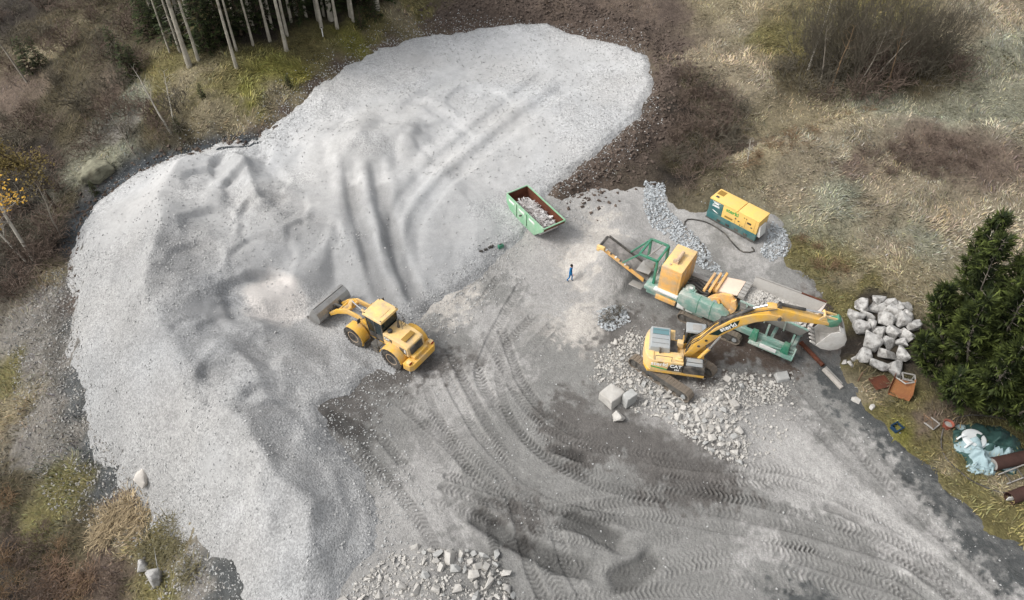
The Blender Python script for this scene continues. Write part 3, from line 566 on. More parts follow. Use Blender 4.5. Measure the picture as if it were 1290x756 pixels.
for s_ in (-1, 1): e = MB(); e.box(.138,.148,s_*.035-.012,s_*.035+.012,1.672,1.684); e.build('eye', M_hair, per)

# ------------------------------------------------------------------ wheel loader
LD = thing('wheel_loader', 'yellow wheel loader with a grey bucket lowered beside the gravel heap', 'wheel loader', (-9.22, 36.1, .02), R(145))
def tyre_mesh(r, wd):
    b = MB(); h_ = wd/2
    b.lathe([(r*.56,-h_*.86),(r*.66,-h_),(r*.86,-h_*1.0),(r*.955,-h_*.86),(r*.965,0),(r*.955,h_*.86),(r*.86,h_),(r*.66,h_),(r*.56,h_*.86),(r*.5,h_*.5),(r*.5,-h_*.5)], 36, Matrix.Rotation(R(90), 4, 'X'))
    for k in range(22):
        for s_ in (-1, 1):
            a = 2*math.pi*(k+.5*(s_ > 0))/22; M = Matrix.Rotation(a, 4, 'Y')@Matrix.Translation((0, s_*h_*.5, r*.96))@Matrix.Rotation(s_*R(25), 4, 'Z')
            b.box(-.055,.055,-h_*.52,h_*.52,-.05,.045,M=M)
    return b.mesh('tyre')
def rim_mesh(r, wd, side):
    b = MB(); M = Matrix.Rotation(R(-90)*side, 4, 'X'); h_ = wd/2
    b.lathe([(r*.55,h_*.5),(r*.57,h_*.88),(r*.52,h_*.9),(r*.46,h_*.62),(r*.30,h_*.55),(r*.27,h_*.78),(r*.16,h_*.84)], 28, M)
    for k in range(10): a = 2*math.pi*k/10; b.cyl(M@Vector((r*.36*math.cos(a),r*.36*math.sin(a),h_*.56)), M@Vector((r*.36*math.cos(a),r*.36*math.sin(a),h_*.64)), .03, 6)
    return b.mesh('rim')
TR, TW = .88, .66; tm = tyre_mesh(TR, TW); tm.materials.append(M_rub); rms = {}
for s_ in (-1, 1): rms[s_] = rim_mesh(TR, TW, s_); rms[s_].materials.append(M_rim)
for ax in (1.8, -1.85):
    for s_ in (1, -1):
        wh = sub('wheel', LD, (ax, s_*1.12, TR-.03)); mesh_obj('tyre', tm, None, wh, rot=(0, random.uniform(0, 1), 0)); mesh_obj('rim', rms[s_], None, wh)
b = MB(); b.box(-3.05,.05,-.52,.52,.72,1.42); b.cyl((-1.85,-.85,.86),(-1.85,.85,.86),.24,14); b.box(-.55,.3,-.35,.35,.6,1.15); b.build('rear_frame', M_yel, LD, .03)
b = MB(); b.box(.42,2.25,-.5,.5,.7,1.5,(0,.3,0,0)); b.cyl((1.8,-.85,.86),(1.8,.85,.86),.24,14)
for s_ in (-1,1): b.prism([(.5,1.3),(1.75,1.3),(1.55,2.05),(1.1,2.3),(.75,2.1)], s_*.42-.07, s_*.42+.07)
b.build('front_frame', M_yel, LD, .03)
b = MB(); b.cyl((.28,0,.65),(.28,0,1.5),.16,12); b.build('articulation_joint', M_blk, LD)
# engine hood
hd = MB(); hd.prism([(-3.1,1.35),(-.78,1.35),(-.78,2.42),(-2.35,2.36),(-3.02,2.18)], -.86, .86); hood = hd.build('hood', M_yel2, LD, .07, seg=3)
b = MB(); b.box(-2.62,-2.22,-.52,.52,2.33,2.40,M=Matrix.Rotation(R(.5),4,'Y')); b.build('intake_grille', M_olive, hood, .01)
b = MB(); b.box(-3.17,-3.02,-.62,.62,1.45,2.05,(.06,0,0,0)); gr = b.build('rear_grille', M_blk, hood, .02)
for k in range(8): b = MB(); b.box(-3.19+.0072*k,-3.13,-.58,.58,1.50+k*.066,1.53+k*.066); b.build('grille_slat', M_steeld, gr)
b = MB(); b.lathe([(.17,0),(.19,.12),(.17,.22),(.08,.27)], 18); b.build('air_precleaner', M_blk, hood, loc=(-1.12,.42,2.38))
b = MB(); b.cyl((0,0,0),(0,0,.75),.075,14); b.cyl((0,0,.0),(0,0,.14),.10,14); b.tube([(0,0,.7),(-.03,0,.82),(-.12,0,.9)],.07,12); b.build('exhaust_stack', M_steeld, hood, loc=(-1.3,-.28,2.36))
b = MB()
for y_ in (-.66,-.3): b.tube([(-1.62,y_,2.35),(-1.62,y_,3.1),(-1.52,y_,3.22),(-1.3,y_,3.0)],.018,6)
for z_ in (2.6,2.85,3.1): b.cyl((-1.62,-.66,z_),(-1.62,-.3,z_),.014,6)
b.build('guard_rail', M_blk, hood)
for s_ in (-1,1):
    b = MB(); b.box(-2.9,-2.3,s_*.865-.012,s_*.865+.012,1.5,2.0); b.build('side_vent', M_blk, hood)
b = MB(); b.box(-1.62,-.9,.862,.885,1.92,2.22); b.build('decal', M_blk, hood)
lettering('CAT', .26, M_wdec, hood, (-1.18,.892,2.08), (R(90),0,R(180)), .008)
lettering('966', .14, M_gyel, hood, (-1.46,.892,2.0), (R(90),0,R(180)), .004)
b = MB(); b.box(-2.86,-2.72,.868,.882,1.66,1.98); b.build('warning_label', M_wht, hood)
# counterweight and rear fenders
b = MB(); b.prism([(-3.72,-1.1),(-3.55,-1.38),(-2.95,-1.42),(-2.95,1.42),(-3.55,1.38),(-3.72,1.1)], .62, 1.22, 'z'); b.box(-3.5,-3.05,-.7,.7,1.15,1.5); cw = b.build('counterweight', M_yel, LD, .06, seg=3)
for s_ in (-1,1):
    b = MB(); b.box(-3.5,-3.2,s_*1.18-.16,s_*1.18+.16,1.2,1.42); rl_ = b.build('rear_lamp', M_yel2, cw, .03)
    b = MB(); b.box(-3.53,-3.49,s_*1.18-.12,s_*1.18+.12,1.24,1.38); b.build('lens', M_redl, rl_)
def fender(x, s_, a0, a1, r, y0, y1):
    b = MB(); path = [(x+r*math.cos(R(a)), TR-.03+r*math.sin(R(a))) for a in np.linspace(a0, a1, 10)]; b.strip(path, min(s_*y0, s_*y1), max(s_*y0, s_*y1), .05); return b
for s_ in (1,-1):
    fender(-1.85, s_, 15, 172, 1.04, .72, 1.48).build('rear_fender', M_yel, LD, .012)
    fender(1.8, s_, 60, 200, 1.02, .72, 1.46).build('front_fender', M_yel, LD, .012)
    b = MB(); b.box(.62,.66,min(s_*.78,s_*1.44),max(s_*.78,s_*1.44),.35,.95); b.build('mud_flap', M_rub, LD)
    b = MB(); b.box(-.72,.02,min(s_*.86,s_*1.4),max(s_*.86,s_*1.4),1.28,1.36)
    for z_ in (.55,.8,1.05): b.box(-.5,-.05,s_*1.2-.14,s_*1.2+.14,z_,z_+.05)
    for x_ in (-.52,-.03): b.bar((x_,s_*1.2,.5),(x_,s_*1.2,1.3),.04)
    b.build('access_ladder', M_steeld, LD)
    b = MB()
    b.tube([(-.7,s_*1.38,1.36),(-.7,s_*1.38,2.2),(-.25,s_*1.38,2.25)],.022,6); b.build('handrail', M_blk, LD)
# cab
cb = sub('cab', LD)
b = MB(); b.box(-.74,.62,-.80,.80,1.36,1.85,(0,.0,0,0)); b.build('cab_base', M_blk, cb, .03)
b = MB()
for x_, xt in ((-.72,-.70),(.60,.78),(-.02,.0)):
    for s_ in (-1,1): b.bar((x_,s_*.77,1.8),(xt,s_*.77,3.36),.07,.09)
b.bar((.6,-.77,1.86),(.6,.77,1.86),.07); b.bar((-.72,-.77,1.86),(-.72,.77,1.86),.07); b.build('pillars', M_blk, cb)
b = MB(); b.box(-.88,.95,-.93,.93,3.36,3.56,(.04,.08,.05,.05)); rf = b.build('roof', M_yel2, cb, .05, seg=3)
b = MB(); b.box(-.5,.55,-.52,.52,3.545,3.59); b.build('roof_panel', M_yel2, rf, .015)
for x_ in (-.75,.78):
    for s_ in (-1,1): b = MB(); b.box(x_-.05,x_+.05,s_*.8-.04,s_*.8+.04,3.55,3.60); b.build('roof_bolt', M_blk, rf, .01)
for s_ in (-1,1):
    for x0_, x1_ in ((-.68,-.05),(.04,.66)):
        b = MB(); b.prism([(x0_,1.92),(x1_,1.92),(x1_+(.1 if x1_ > .5 else .02),3.34),(x0_+.02,3.34)], s_*.775-.008, s_*.775+.008); b.build('side_window', M_glass, cb)
b = MB(); b.prism([(.60,1.92),(.616,1.92),(.786,3.34),(.77,3.34)], -.73,.73); b.build('windscreen', M_glass, cb)
b = MB(); b.box(-.722,-.706,-.73,.73,1.92,3.34); b.build('rear_window', M_glass, cb)
for s_ in (-1,1):
    b = MB(); b.bar((.8,s_*.8,3.0),(1.0,s_*1.22,3.0),.03); b.box(.96,1.02,s_*1.25-.13,s_*1.25+.13,2.75,3.12); b.build('mirror', M_blk, cb)
st = MB(); st.box(-.5,.0,-.28,.28,1.86,2.1); st.box(-.56,-.42,-.26,.26,2.05,2.75,(0,.0,.03,.03)); st.build('seat', M_blk, cb, .04)
b = MB(); b.bar((.5,0,1.86),(.36,0,2.3),.07); M = Matrix.Translation((.33,0,2.34))@Matrix.Rotation(R(-30),4,'Y')
b.tube([M@Vector((.19*math.cos(a),.19*math.sin(a),0)) for a in np.linspace(0,6.283,17)],.018,6); b.build('steering_wheel', M_blk, cb)
# operator
def sitter():
    J = dict(pelvis=((0,0,.10),(.16,.12)), belly=((-.02,0,.26),(.15,.12)), chest=((-.02,0,.46),(.18,.13)), neckb=((0,0,.62),.075), neck=((.01,0,.67),.055), head=((.04,0,.79),(.088,.098)), crown=((.035,0,.88),.065),
      shl=((-.01,.20,.56),.066), shr=((-.01,-.20,.56),.066), ell=((.10,.27,.33),.046), elr=((.10,-.27,.33),.046), hpl=((.06,.10,.10),.095), hpr=((.06,-.10,.10),.095), knl=((.48,.13,.10),.065), knr=((.48,-.13,.10),.065),
      anl=((.52,.13,-.18),.045), anr=((.52,-.13,-.18),.045), tol=((.66,.14,-.2),.04), tor=((.66,-.14,-.2),.04))
    hand(J, 'l', (.36,.17,.34), (1,-.2,.1), (0,-1,0)); hand(J, 'r', (.36,-.17,.34), (1,.2,.1), (0,1,0))
    return person_mesh('person', J, dict(bones=BONES, mats=[M_skin, M_hv, M_over, M_hair], pick=lambda c: (3 if c.z > .83 else 0) if c.z > .64 else (0 if c.x > .34 and c.z > .28 else (1 if c.z > .2 else 2))))
op = mesh_obj('person', sitter(), None); op.matrix_world = Matrix.Translation(LD.location)@Matrix.Rotation(R(145),4,'Z')@Matrix.Translation((-.27,0,2.08)); tag(op, 'person in a bright green hi-vis vest seated in the yellow loader cab', 'person')
# lift arms, linkage, bucket
arm_c = [(.95,2.12),(1.7,2.36),(2.9,2.24),(4.0,1.56),(4.86,.76)]
def arm_prof(c, w0, w1, w2):
    up = []; lo = []; n = len(c)
    for i in range(n):
        t = Vector(c[min(i+1,n-1)])-Vector(c[max(i-1,0)]); t.normalize(); f_ = i/(n-1); w_ = (w0*(1-2*f_)+w1*2*f_ if f_ < .5 else w1*(2-2*f_)+w2*(2*f_-1))/2
        up.append((c[i][0]-t[1]*w_, c[i][1]+t[0]*w_)); lo.append((c[i][0]+t[1]*w_, c[i][1]-t[0]*w_))
    return up+lo[::-1]
la = sub('lift_arm_assembly', LD)
for s_ in (-1,1):
    b = MB(); b.prism(arm_prof(arm_c,.32,.46,.26), s_*.62-.06, s_*.62+.06); b.build('lift_arm', M_yel, la, .015)
    b = MB(); b.cyl((1.25,s_*.46,1.15),(1.95,s_*.56,1.62),.085,12); b.build('lift_cylinder', M_yel, la)
    b = MB(); b.cyl((1.95,s_*.56,1.62),(2.45,s_*.58,1.85),.05,10); b.build('cylinder_rod', M_chrome, la)
b = MB(); b.cyl((2.95,-.6,2.1),(2.95,.6,2.1),.15,14); b.cyl((4.05,-.6,1.45),(4.05,.6,1.45),.09,12); b.build('cross_tube', M_yel, la)
b = MB(); b.prism([(2.75,2.8),(3.0,2.86),(3.3,2.25),(3.95,1.5),(3.75,1.42),(2.9,2.15)], -.12,.12); b.build('tilt_lever', M_yel2, la, .02)
b = MB(); b.cyl((1.05,0,2.15),(1.95,0,2.45),.11,12); b.build('tilt_cylinder', M_yel2, la)
b = MB(); b.cyl((1.95,0,2.45),(2.86,0,2.8),.055,10); b.build('cylinder_rod', M_chrome, la)
b = MB(); b.bar((3.85,0,1.5),(4.9,0,1.25),.14); b.build('tilt_link', M_steeld, la)
for y_ in (-.2,.2): b = MB(); b.tube([(.8,y_,1.9),(1.4,y_*1.2,2.5),(2.1,y_*1.3,2.5),(2.7,y_,2.25)],.03,6); b.build('hose', M_rub, la)
bk = sub('bucket', LD, (1.25,0,.05))
cyc = [(5.02,.12),(4.55,.10),(4.15,.14),(3.85,.30),(3.70,.60),(3.72,.95),(3.90,1.28),(4.22,1.48),(4.42,1.50)]
b = MB(); b.strip(cyc, -1.58, 1.58, -.045); b.build('bucket_shell', M_steel, bk, angle=60)
for s_ in (-1,1):
    b = MB(); b.prism(cyc+[(4.75,.75)], s_*1.60-.03, s_*1.60+.03); b.build('side_plate', M_steel, bk, .008)
b = MB(); b.box(4.3,4.5,-1.58,1.58,1.49,1.56); b.build('spill_guard', M_steel, bk, .01)
for y_ in (-.62,-.5,.5,.62,-.1,.1): b = MB(); b.prism([(3.75,.42),(3.52,.52),(3.50,.72),(3.62,1.0),(3.78,1.1),(3.70,.6)], y_-.03, y_+.03); b.build('hinge_plate', M_blk, bk)
b = MB(); b.box(4.95,5.22,-1.6,1.6,.075,.115); b.build('cutting_edge', M_steeld, bk, .006)
for k in range(8):
    b = MB(); y_ = -1.45+k*2.9/7; b.box(5.12,5.42,y_-.06,y_+.06,.06,.15,(0,.18,.02,.02)); b.build('tooth', M_steeld, bk)

# ------------------------------------------------------------------ crawler tracks shared by excavator and crusher
def track_mesh(L, r, wd, nshoe):
    """shoes running round two wheels"""
    hl = L/2-r; per_ = 4*hl+2*math.pi*r; b = MB()
    for k in range(nshoe):
        s_ = per_*k/nshoe
        if s_ < 2*hl: x, z, a = -hl+s_, 0, 0
        elif s_ < 2*hl+math.pi*r: t = (s_-2*hl)/r; x, z, a = hl+r*math.sin(t), r-r*math.cos(t), t
        elif s_ < 4*hl+math.pi*r: x, z, a = hl-(s_-2*hl-math.pi*r), 2*r, math.pi
        else: t = (s_-4*hl-math.pi*r)/r; x, z, a = -hl-r*math.sin(t), r+r*math.cos(t), math.pi+t
        sg = .0 if a != math.pi else -.03*math.sin(math.pi*(x+hl)/(2*hl+1e-6))
        M = Matrix.Translation((x, 0, z+sg))@Matrix.Rotation(-a, 4, 'Y'); p = per_/nshoe*.5
        b.box(-p*.94,p*.94,-wd/2,wd/2,0,.045,M=M); b.box(-p*.9,-p*.55,-wd/2,wd/2,-.03,.0,M=M); b.box(-.04*p,.3*p,-wd/2,wd/2,-.018,.0,M=M)
    return b.mesh('shoes')
def crawler(parent, y, L, r, wd, n, x=0., me=None):
    t = sub('track', parent, (x, y, .03)); me = me or track_mesh(L, r, wd, n)
    if not me.materials: me.materials.append(M_track)
    mesh_obj('shoes', me, None, t); hl = L/2-r; sd2 = -1 if y < 0 else 1
    b = MB(); b.box(-hl+.25,hl-.25,-wd*.34,wd*.34,r*.55,r*1.45,(.05,.05,.06,.06)); b.build('roller_frame', M_steeld, t, .02)
    for e_ in (-1,1):
        b = MB(); b.cyl((e_*hl,-wd*.3,r),(e_*hl,wd*.3,r),r*.86,20); b.cyl((e_*hl,-wd*.42,r),(e_*hl,wd*.42,r),r*.5,16); b.build('sprocket' if e_ < 0 else 'idler', M_steeld, t)
        b = MB(); b.cyl((e_*hl,sd2*wd*.42,r),(e_*hl,sd2*wd*.5,r),r*.4,16); b.build('hub_cap', M_gry if e_ > 0 else M_steeld, t)
    for k in range(6):
        x_ = -hl+.45+k*(2*hl-.9)/5; b = MB(); b.cyl((x_,-wd*.36,r*.42),(x_,wd*.36,r*.42),r*.3,10); b.build('roller', M_steeld, t)
    return me

# ------------------------------------------------------------------ excavator
EX = thing('excavator', 'yellow tracked excavator on the rubble with its boom stretched over the crusher', 'excavator', (11.4, 33.7, .22), R(-10))
uc = sub('undercarriage', EX, rot=(0, 0, R(-33.4)))
tme = track_mesh(5.05, .45, .62, 46)
tme.materials.append(M_track)
# the two tracks hang on the excavator itself so that they stay parts
def crawler_rot(parent, y, ang, L, r, wd, me, x=0.):
    hold = [o for o in bpy.data.objects]; crawler(parent, y, L, r, wd, 0, x, me)
    t = [o for o in parent.children if o not in hold and o.name.startswith('track')][-1]
    v = Matrix.Rotation(ang, 3, 'Z')@Vector((x, y, .03)); t.location = v; t.rotation_euler = (0, 0, ang); return t
bpy.data.objects.remove(uc)
for y_ in (-1.72, 1.2): crawler_rot(EX, y_, R(-33.4), 5.05, .45, .62, tme, .08)
b = MB(); M = Matrix.Rotation(R(-33.4),4,'Z'); b.box(-.75,.75,-1.4,.85,.45,.85,(.1,.1,0,0),M=M); b.cyl((0,0,.8),(0,0,1.08),.72,24); b.build('carbody', M_steeld, EX, .03)
b = MB(); b.prism([(-2.2,-.9),(-1.9,-1.5),(1.95,-1.52),(1.95,1.5),(-1.9,1.5),(-2.2,.9)], 1.06, 1.30, 'z'); b.build('deck', M_yel, EX, .03)
def arc_plan(x0, xr, hw, n=8): return [(x0, -hw)]+[(x0-(x0-xr)*math.sin(R(90)*t)**1.0*1.0, -hw+ (hw*2)*0-0) for t in ()]
pl_ = [(-1.55,-1.5)]+[(-1.55-.72*math.cos(R(a))**.8, 1.5*math.sin(R(a))) for a in np.linspace(-78,78,13)]+[(-1.55,1.5)]
b = MB(); b.prism(pl_, 1.12, 2.35, 'z'); b.build('counterweight', M_yel2, EX, .10, seg=3)
b = MB(); b.prism([(-1.72,-1.52),(.42,-1.52),(.42,-.55),(-1.72,-.55)], 1.28, 2.28, 'z'); sdr = b.build('side_door', M_yel2, EX, .04)
b = MB(); b.prism([(-1.72,.55),(-.2,.55),(-.2,1.5),(-1.72,1.5)], 1.28, 2.28, 'z'); b.build('side_door', M_yel2, EX, .04)
b = MB(); b.box(-1.72,.0,-.56,.56,1.28,2.22); b.build('engine_bay', M_blk, EX, .02)
eh = MB(); eh.box(-2.0,-.52,-.72,1.30,2.20,2.74,(.12,.06,.06,.10)); ehd = eh.build('engine_hood', M_gry, EX, .06, seg=3)
for k in range(4): b = MB(); y_ = -.30+k*.40; b.box(-1.80,-.66,y_-.012,y_+.012,2.735,2.755); b.build('hood_rib', M_steeld, ehd)
b = MB(); b.box(-1.78,-.68,.5,1.05,2.736,2.748); b.build('hood_panel', mat('teal tinted panel', S(96,128,132), .3, var=.05, spec=.5), ehd)
b = MB(); b.tube([(-1.2,-.78,2.25),(-1.2,-.78,2.7),(-1.26,-.78,2.82)],.06,10); b.build('exhaust_pipe', M_blk, EX)
b = MB(); b.box(.46,1.95,-1.50,-.62,1.28,2.02,(0,.12,0,0)); tb = b.build('fuel_tank', M_blk, EX, .05)
b = MB(); b.box(.60,1.72,-1.38,-.70,2.015,2.06); b.build('tank_step_plate', M_gry, tb, .01)
b = MB(); b.box(.52,1.9,-1.523,-1.505,1.34,1.95); b.build('decal', M_blk, tb)
b = MB()
for x_ in (.55,1.85): b.bar((x_,-1.46,1.95),(x_,-1.46,2.95),.035)
b.tube([(.55,-1.46,2.95),(1.2,-1.46,3.0),(1.85,-1.46,2.95)],.02,6); b.bar((.55,-1.46,2.5),(1.85,-1.46,2.5),.03); b.build('handrail', M_blk, EX)
b = MB()
for x_ in (-1.5,-.4): b.bar((x_,-1.42,2.26),(x_,-1.42,2.72),.03)
b.bar((-1.5,-1.42,2.72),(-.4,-1.42,2.72),.03); b.build('handrail', M_blk, EX)
b = MB(); b.box(-.12,.36,-1.35,-.85,2.26,2.40); b.box(-.02,.26,-1.2,-.9,2.38,2.5); b.build('battery_cover', M_yel2, EX, .03)
b = MB(); b.box(-.2,.45,-.56,.6,1.28,1.9); b.box(-.05,.35,.1,.5,1.85,2.5); b.build('swing_motor_cover', M_yel2, EX, .03)
# livery on the right side
b = MB(); b.prism([(-.62,1.42),(.42,1.42),(.42,2.12),(-.35,2.12),(-.52,1.9)], -1.532, -1.521); b.build('decal', M_blk, sdr)
b = MB(); b.prism([(-1.72,1.62),(-.62,1.44),(-.55,1.54),(-1.72,1.74)], -1.530, -1.521); b.build('decal_stripe', M_gdec, sdr)
lettering('sterki', .50, M_wdec, sdr, (-1.16,-1.53,1.98), (R(90),0,0), .008)
lettering('CAT', .40, M_wdec, sdr, (-.05,-1.54,1.92), (R(90),0,0), .010)
lettering('336', .22, M_wdec, sdr, (0.05,-1.54,1.58), (R(90),0,0), .004)
b = MB(); b.prism([(-1.3,2.06),(-.9,2.06),(-.9,2.2),(-1.3,2.2)],-1.531,-1.521); b.build('vent_grille', M_olive, sdr)
# cab
cb = sub('cab', EX)
b = MB(); b.box(.42,1.98,.66,1.52,1.28,1.95); b.build('cab_base', M_yel, cb, .03)
b = MB()
for x_, xt in ((.46,.50),(1.94,1.72),(1.15,1.15)):
    for y_ in (.70,1.48): b.bar((x_,y_,1.9),(xt,y_,3.12),.07,.09)
b.bar((1.94,.70,1.95),(1.94,1.48,1.95),.06); b.build('pillars', M_blk, cb)
b = MB(); b.box(.40,1.82,.62,1.55,3.10,3.26,(.03,.08,.04,.04)); rf = b.build('roof', M_gry, cb, .05, seg=3)
b = MB(); b.box(.85,1.45,.82,1.36,3.25,3.285); b.build('roof_hatch', M_dsteel, rf, .01)
for y_ in (.695,1.485):
    for x0_, x1_ in ((.52,1.10),(1.2,1.84)): b = MB(); b.prism([(x0_,1.97),(x1_,1.97),(x1_-(.14 if x1_ > 1.5 else 0),3.1),(x0_,3.1)], y_-.008, y_+.008); b.build('side_window', M_glass, cb)
b = MB(); b.prism([(1.93,1.98),(1.945,1.98),(1.735,3.1),(1.72,3.1)], .74, 1.44); b.build('windscreen', M_glass, cb)
b = MB(); b.box(.455,.47,.74,1.44,1.98,3.1); b.build('rear_window', M_glass, cb)
b = MB(); b.box(.72,1.2,.86,1.34,1.9,2.12); b.box(.68,.82,.88,1.32,2.1,2.75); b.build('seat', M_blk, cb, .04)
b = MB(); b.bar((1.7,1.5,2.9),(1.85,1.75,2.9),.03); b.box(1.82,1.88,1.72,1.92,2.7,3.05); b.build('mirror', M_blk, cb)
# boom: side profile (forward, up)
bc = [(.62,1.62),(1.35,3.10),(2.25,4.55),(3.20,5.62),(4.20,6.25),(5.05,6.50),(5.72,6.52)]
def limb(c, ws):
    up = []; lo = []; n = len(c)
    for i in range(n):
        t = Vector(c[min(i+1,n-1)])-Vector(c[max(i-1,0)]); t.normalize(); w_ = ws[i]/2
        up.append((c[i][0]-t[1]*w_, c[i][1]+t[0]*w_)); lo.append((c[i][0]+t[1]*w_, c[i][1]-t[0]*w_))
    return up+lo[::-1]
b = MB(); b.prism(limb(bc,[.42,.60,.74,.78,.70,.56,.38]), -.34, .34); bm_ = b.build('boom', M_yel, EX, .03, label='yellow boom arched high over the crusher with a dark green name strip')
# livery strip on the boom
def boom_pt(t):  # point along the centre line
    L = [0]
    for i in range(len(bc)-1): L.append(L[-1]+(Vector(bc[i+1])-Vector(bc[i])).length)
    s_ = t*L[-1]
    for i in range(len(bc)-1):
        if s_ <= L[i+1]+1e-6: f_ = (s_-L[i])/(L[i+1]-L[i]); p = Vector(bc[i]).lerp(Vector(bc[i+1]), f_); return p, math.atan2(bc[i+1][1]-bc[i][1], bc[i+1][0]-bc[i][0])
for_pts = [boom_pt(t) for t in np.linspace(.42,.68,6)]
up = [(p.x-math.sin(a)*.20, p.y+math.cos(a)*.20) for p, a in for_pts]; lo = [(p.x+math.sin(a)*.20, p.y-math.cos(a)*.20) for p, a in for_pts]
up[0] = (up[0][0]-.25, up[0][1]-.22); lo[-1] = (lo[-1][0]-.25, lo[-1][1]-.18)
b = MB(); b.prism(up+lo[::-1], -.352, -.342); dcl = b.build('decal', M_bdec, bm_)
p_, a_ = boom_pt(.555); lettering('sterki', .52, M_wdec, bm_, (p_.x, -.358, p_.y+.02), (R(90), -a_*.86, 0), .012)
for t in (.2,.30): p, a = boom_pt(t); b = MB(); b.cyl((p.x,-.36,p.y),(p.x,.36,p.y),.10,14); b.build('pivot_pin', M_blk, bm_)
for x_, z_, y_ in ((5.72,6.52,.42),(.62,1.62,.45)): b = MB(); b.cyl((x_,-y_,z_),(x_,y_,z_),.13,14); b.build('pivot_pin', M_blk, bm_)
for s_ in (-1,1):
    b = MB(); b.cyl((1.25,s_*.55,1.45),(1.95,s_*.55,3.05),.12,12); b.build('boom_cylinder', M_yel, EX)
    b = MB(); b.cyl((1.95,s_*.55,3.05),(2.45,s_*.52,4.4),.07,10); b.build('cylinder_rod', M_chrome, EX)
b = MB(); b.cyl((2.35,0,5.36),(4.05,0,6.86),.14,14); b.prism([(2.2,5.0),(2.55,5.0),(2.5,5.6),(2.3,5.6)],-.2,.2); b.build('stick_cylinder', M_blk, EX)
b = MB(); b.cyl((4.05,0,6.86),(4.85,0,7.30),.08,12); b.build('cylinder_rod', M_chrome, EX)
# stick
sk_ = [(4.80,7.28),(5.15,7.34),(5.85,7.22),(6.9,7.02),(8.0,6.80),(8.75,6.62),(8.80,6.38),(8.2,6.40),(6.9,6.38),(5.95,6.25),(5.55,6.25),(5.2,6.72)]
b = MB(); b.prism(sk_, -.26, .26); stk = b.build('stick', M_yel, EX, .03)
b = MB(); b.cyl((5.72,-.3,6.55),(5.72,.3,6.55),.2,14); b.build('pivot_boss', M_yel2, stk)
b = MB(); b.cyl((5.55,0,7.50),(7.15,0,7.30),.11,14); b.prism([(5.4,7.2),(5.7,7.2),(5.62,7.6),(5.45,7.6)],-.16,.16); b.build('bucket_cylinder', M_blk, stk)
b = MB(); b.cyl((7.15,0,7.30),(8.35,0,7.15),.07,12); b.build('cylinder_rod', M_chrome, stk)
b = MB()
for s_ in (-.22,.22): b.bar((8.35,s_,7.15),(8.05,s_,6.62),.05,.16)
b.cyl((8.35,-.3,7.15),(8.35,.3,7.15),.08,10); b.build('linkage', M_yel2, stk)
b = MB()
for s_ in (-.2,.2): b.bar((8.35,s_,7.13),(9.15,s_,6.95),.05,.16)
b.build('push_link', M_yel2, stk)
for k, (y_, r_) in enumerate(((-.22,.035),(-.1,.03),(.1,.03),(.22,.035))):
    b = MB(); b.tube([(.55,y_,2.05),(.75,y_*1.3,3.0),(1.35,y_*1.3,3.72),(2.0,y_,4.95),(3.0,y_,6.02),(3.4,y_,6.32)],r_,6); b.build('hose', M_rub, bm_)
b = MB(); b.tube([(3.4,-.2,6.25),(4.2,-.22,6.75),(5.0,-.3,7.15),(5.4,-.28,7.3)],.03,6); b.build('hose', M_rub, bm_)
# quick coupler and bucket
b = MB(); b.prism([(8.62,6.62),(9.25,7.05),(9.45,6.90),(9.30,6.40),(8.95,6.22),(8.60,6.30)], -.24, .24); b.build('quick_coupler', M_grn2, EX, .03)
bk = sub('bucket', EX)
bp_ = [(8.32,4.98),(8.75,4.72),(9.25,4.66),(9.72,4.86),(9.98,5.30),(9.96,5.80),(9.72,6.22),(9.40,6.42)]
b = MB(); b.strip(bp_, -.72, .72, -.05); b.build('bucket_shell', M_wht if False else mat('polished bucket steel', S(206,204,200), .45, .25, var=.10, dirt=S(150,140,128), damt=.35), bk, angle=60)
MPB = MATS['polished bucket steel']
for s_ in (-1,1): b = MB(); b.prism(bp_+[(8.95,6.25),(8.62,5.6)], s_*.74-.025, s_*.74+.025); b.build('side_plate', MPB, bk, .008)
for s_ in (-.2,.2): b = MB(); b.prism([(9.35,6.38),(9.75,6.22),(9.5,6.75),(9.1,6.75),(8.9,6.3)], s_-.03, s_+.03); b.build('ear', M_steeld, bk)
b = MB(); b.box(8.12,8.40,-.75,.75,4.95,5.01,M=Matrix.Translation((8.3,0,5))@Matrix.Rotation(R(28),4,'Y')@Matrix.Translation((-8.3,0,-5))); b.build('cutting_edge', M_steel, bk)
for k in range(5):
    y_ = -.66+k*.33; b = MB(); b.box(7.86,8.28,y_-.06,y_+.06,4.97,5.08,(.02,0,.025,.025),M=Matrix.Translation((8.3,0,5))@Matrix.Rotation(R(28),4,'Y')@Matrix.Translation((-8.3,0,-5))); b.build('tooth', MPB, bk, .01)
# ------------------------------------------------------------------ mobile jaw crusher
CR = thing('jaw_crusher', 'green and orange tracked jaw crusher with a stone filled hopper and raised conveyor', 'rock crusher', (14.27, 39.22, .02), R(-33))
tm2 = track_mesh(4.9, .42, .5, 44); tm2.materials.append(M_track)
for y_ in (-1.42, 1.42): crawler(CR, y_, 4.9, .42, .5, 0, 1.3, tm2)
b = MB()
for s_ in (-1,1): b.box(-4.1,7.4,s_*.98-.14,s_*.98+.14,.95,1.45)
for x_ in (-4.0,-1.5,1.2,3.6,5.6,7.2): b.box(x_-.12,x_+.12,-.85,.85,1.0,1.35)
b.build('chassis', M_grn, CR, .02)
b = MB(); b.box(-4.25,-1.4,-1.32,1.72,1.45,1.75); b.build('engine_platform', M_grn, CR, .02)
b = MB(); b.box(-3.45,-1.55,-1.42,-1.05,1.75,1.92); b.build('platform_step', M_wht, CR, .02)
b = MB(); b.box(-3.25,-1.62,-1.15,1.72,1.75,4.12); eb = b.build('engine_housing', M_org, CR, .05)
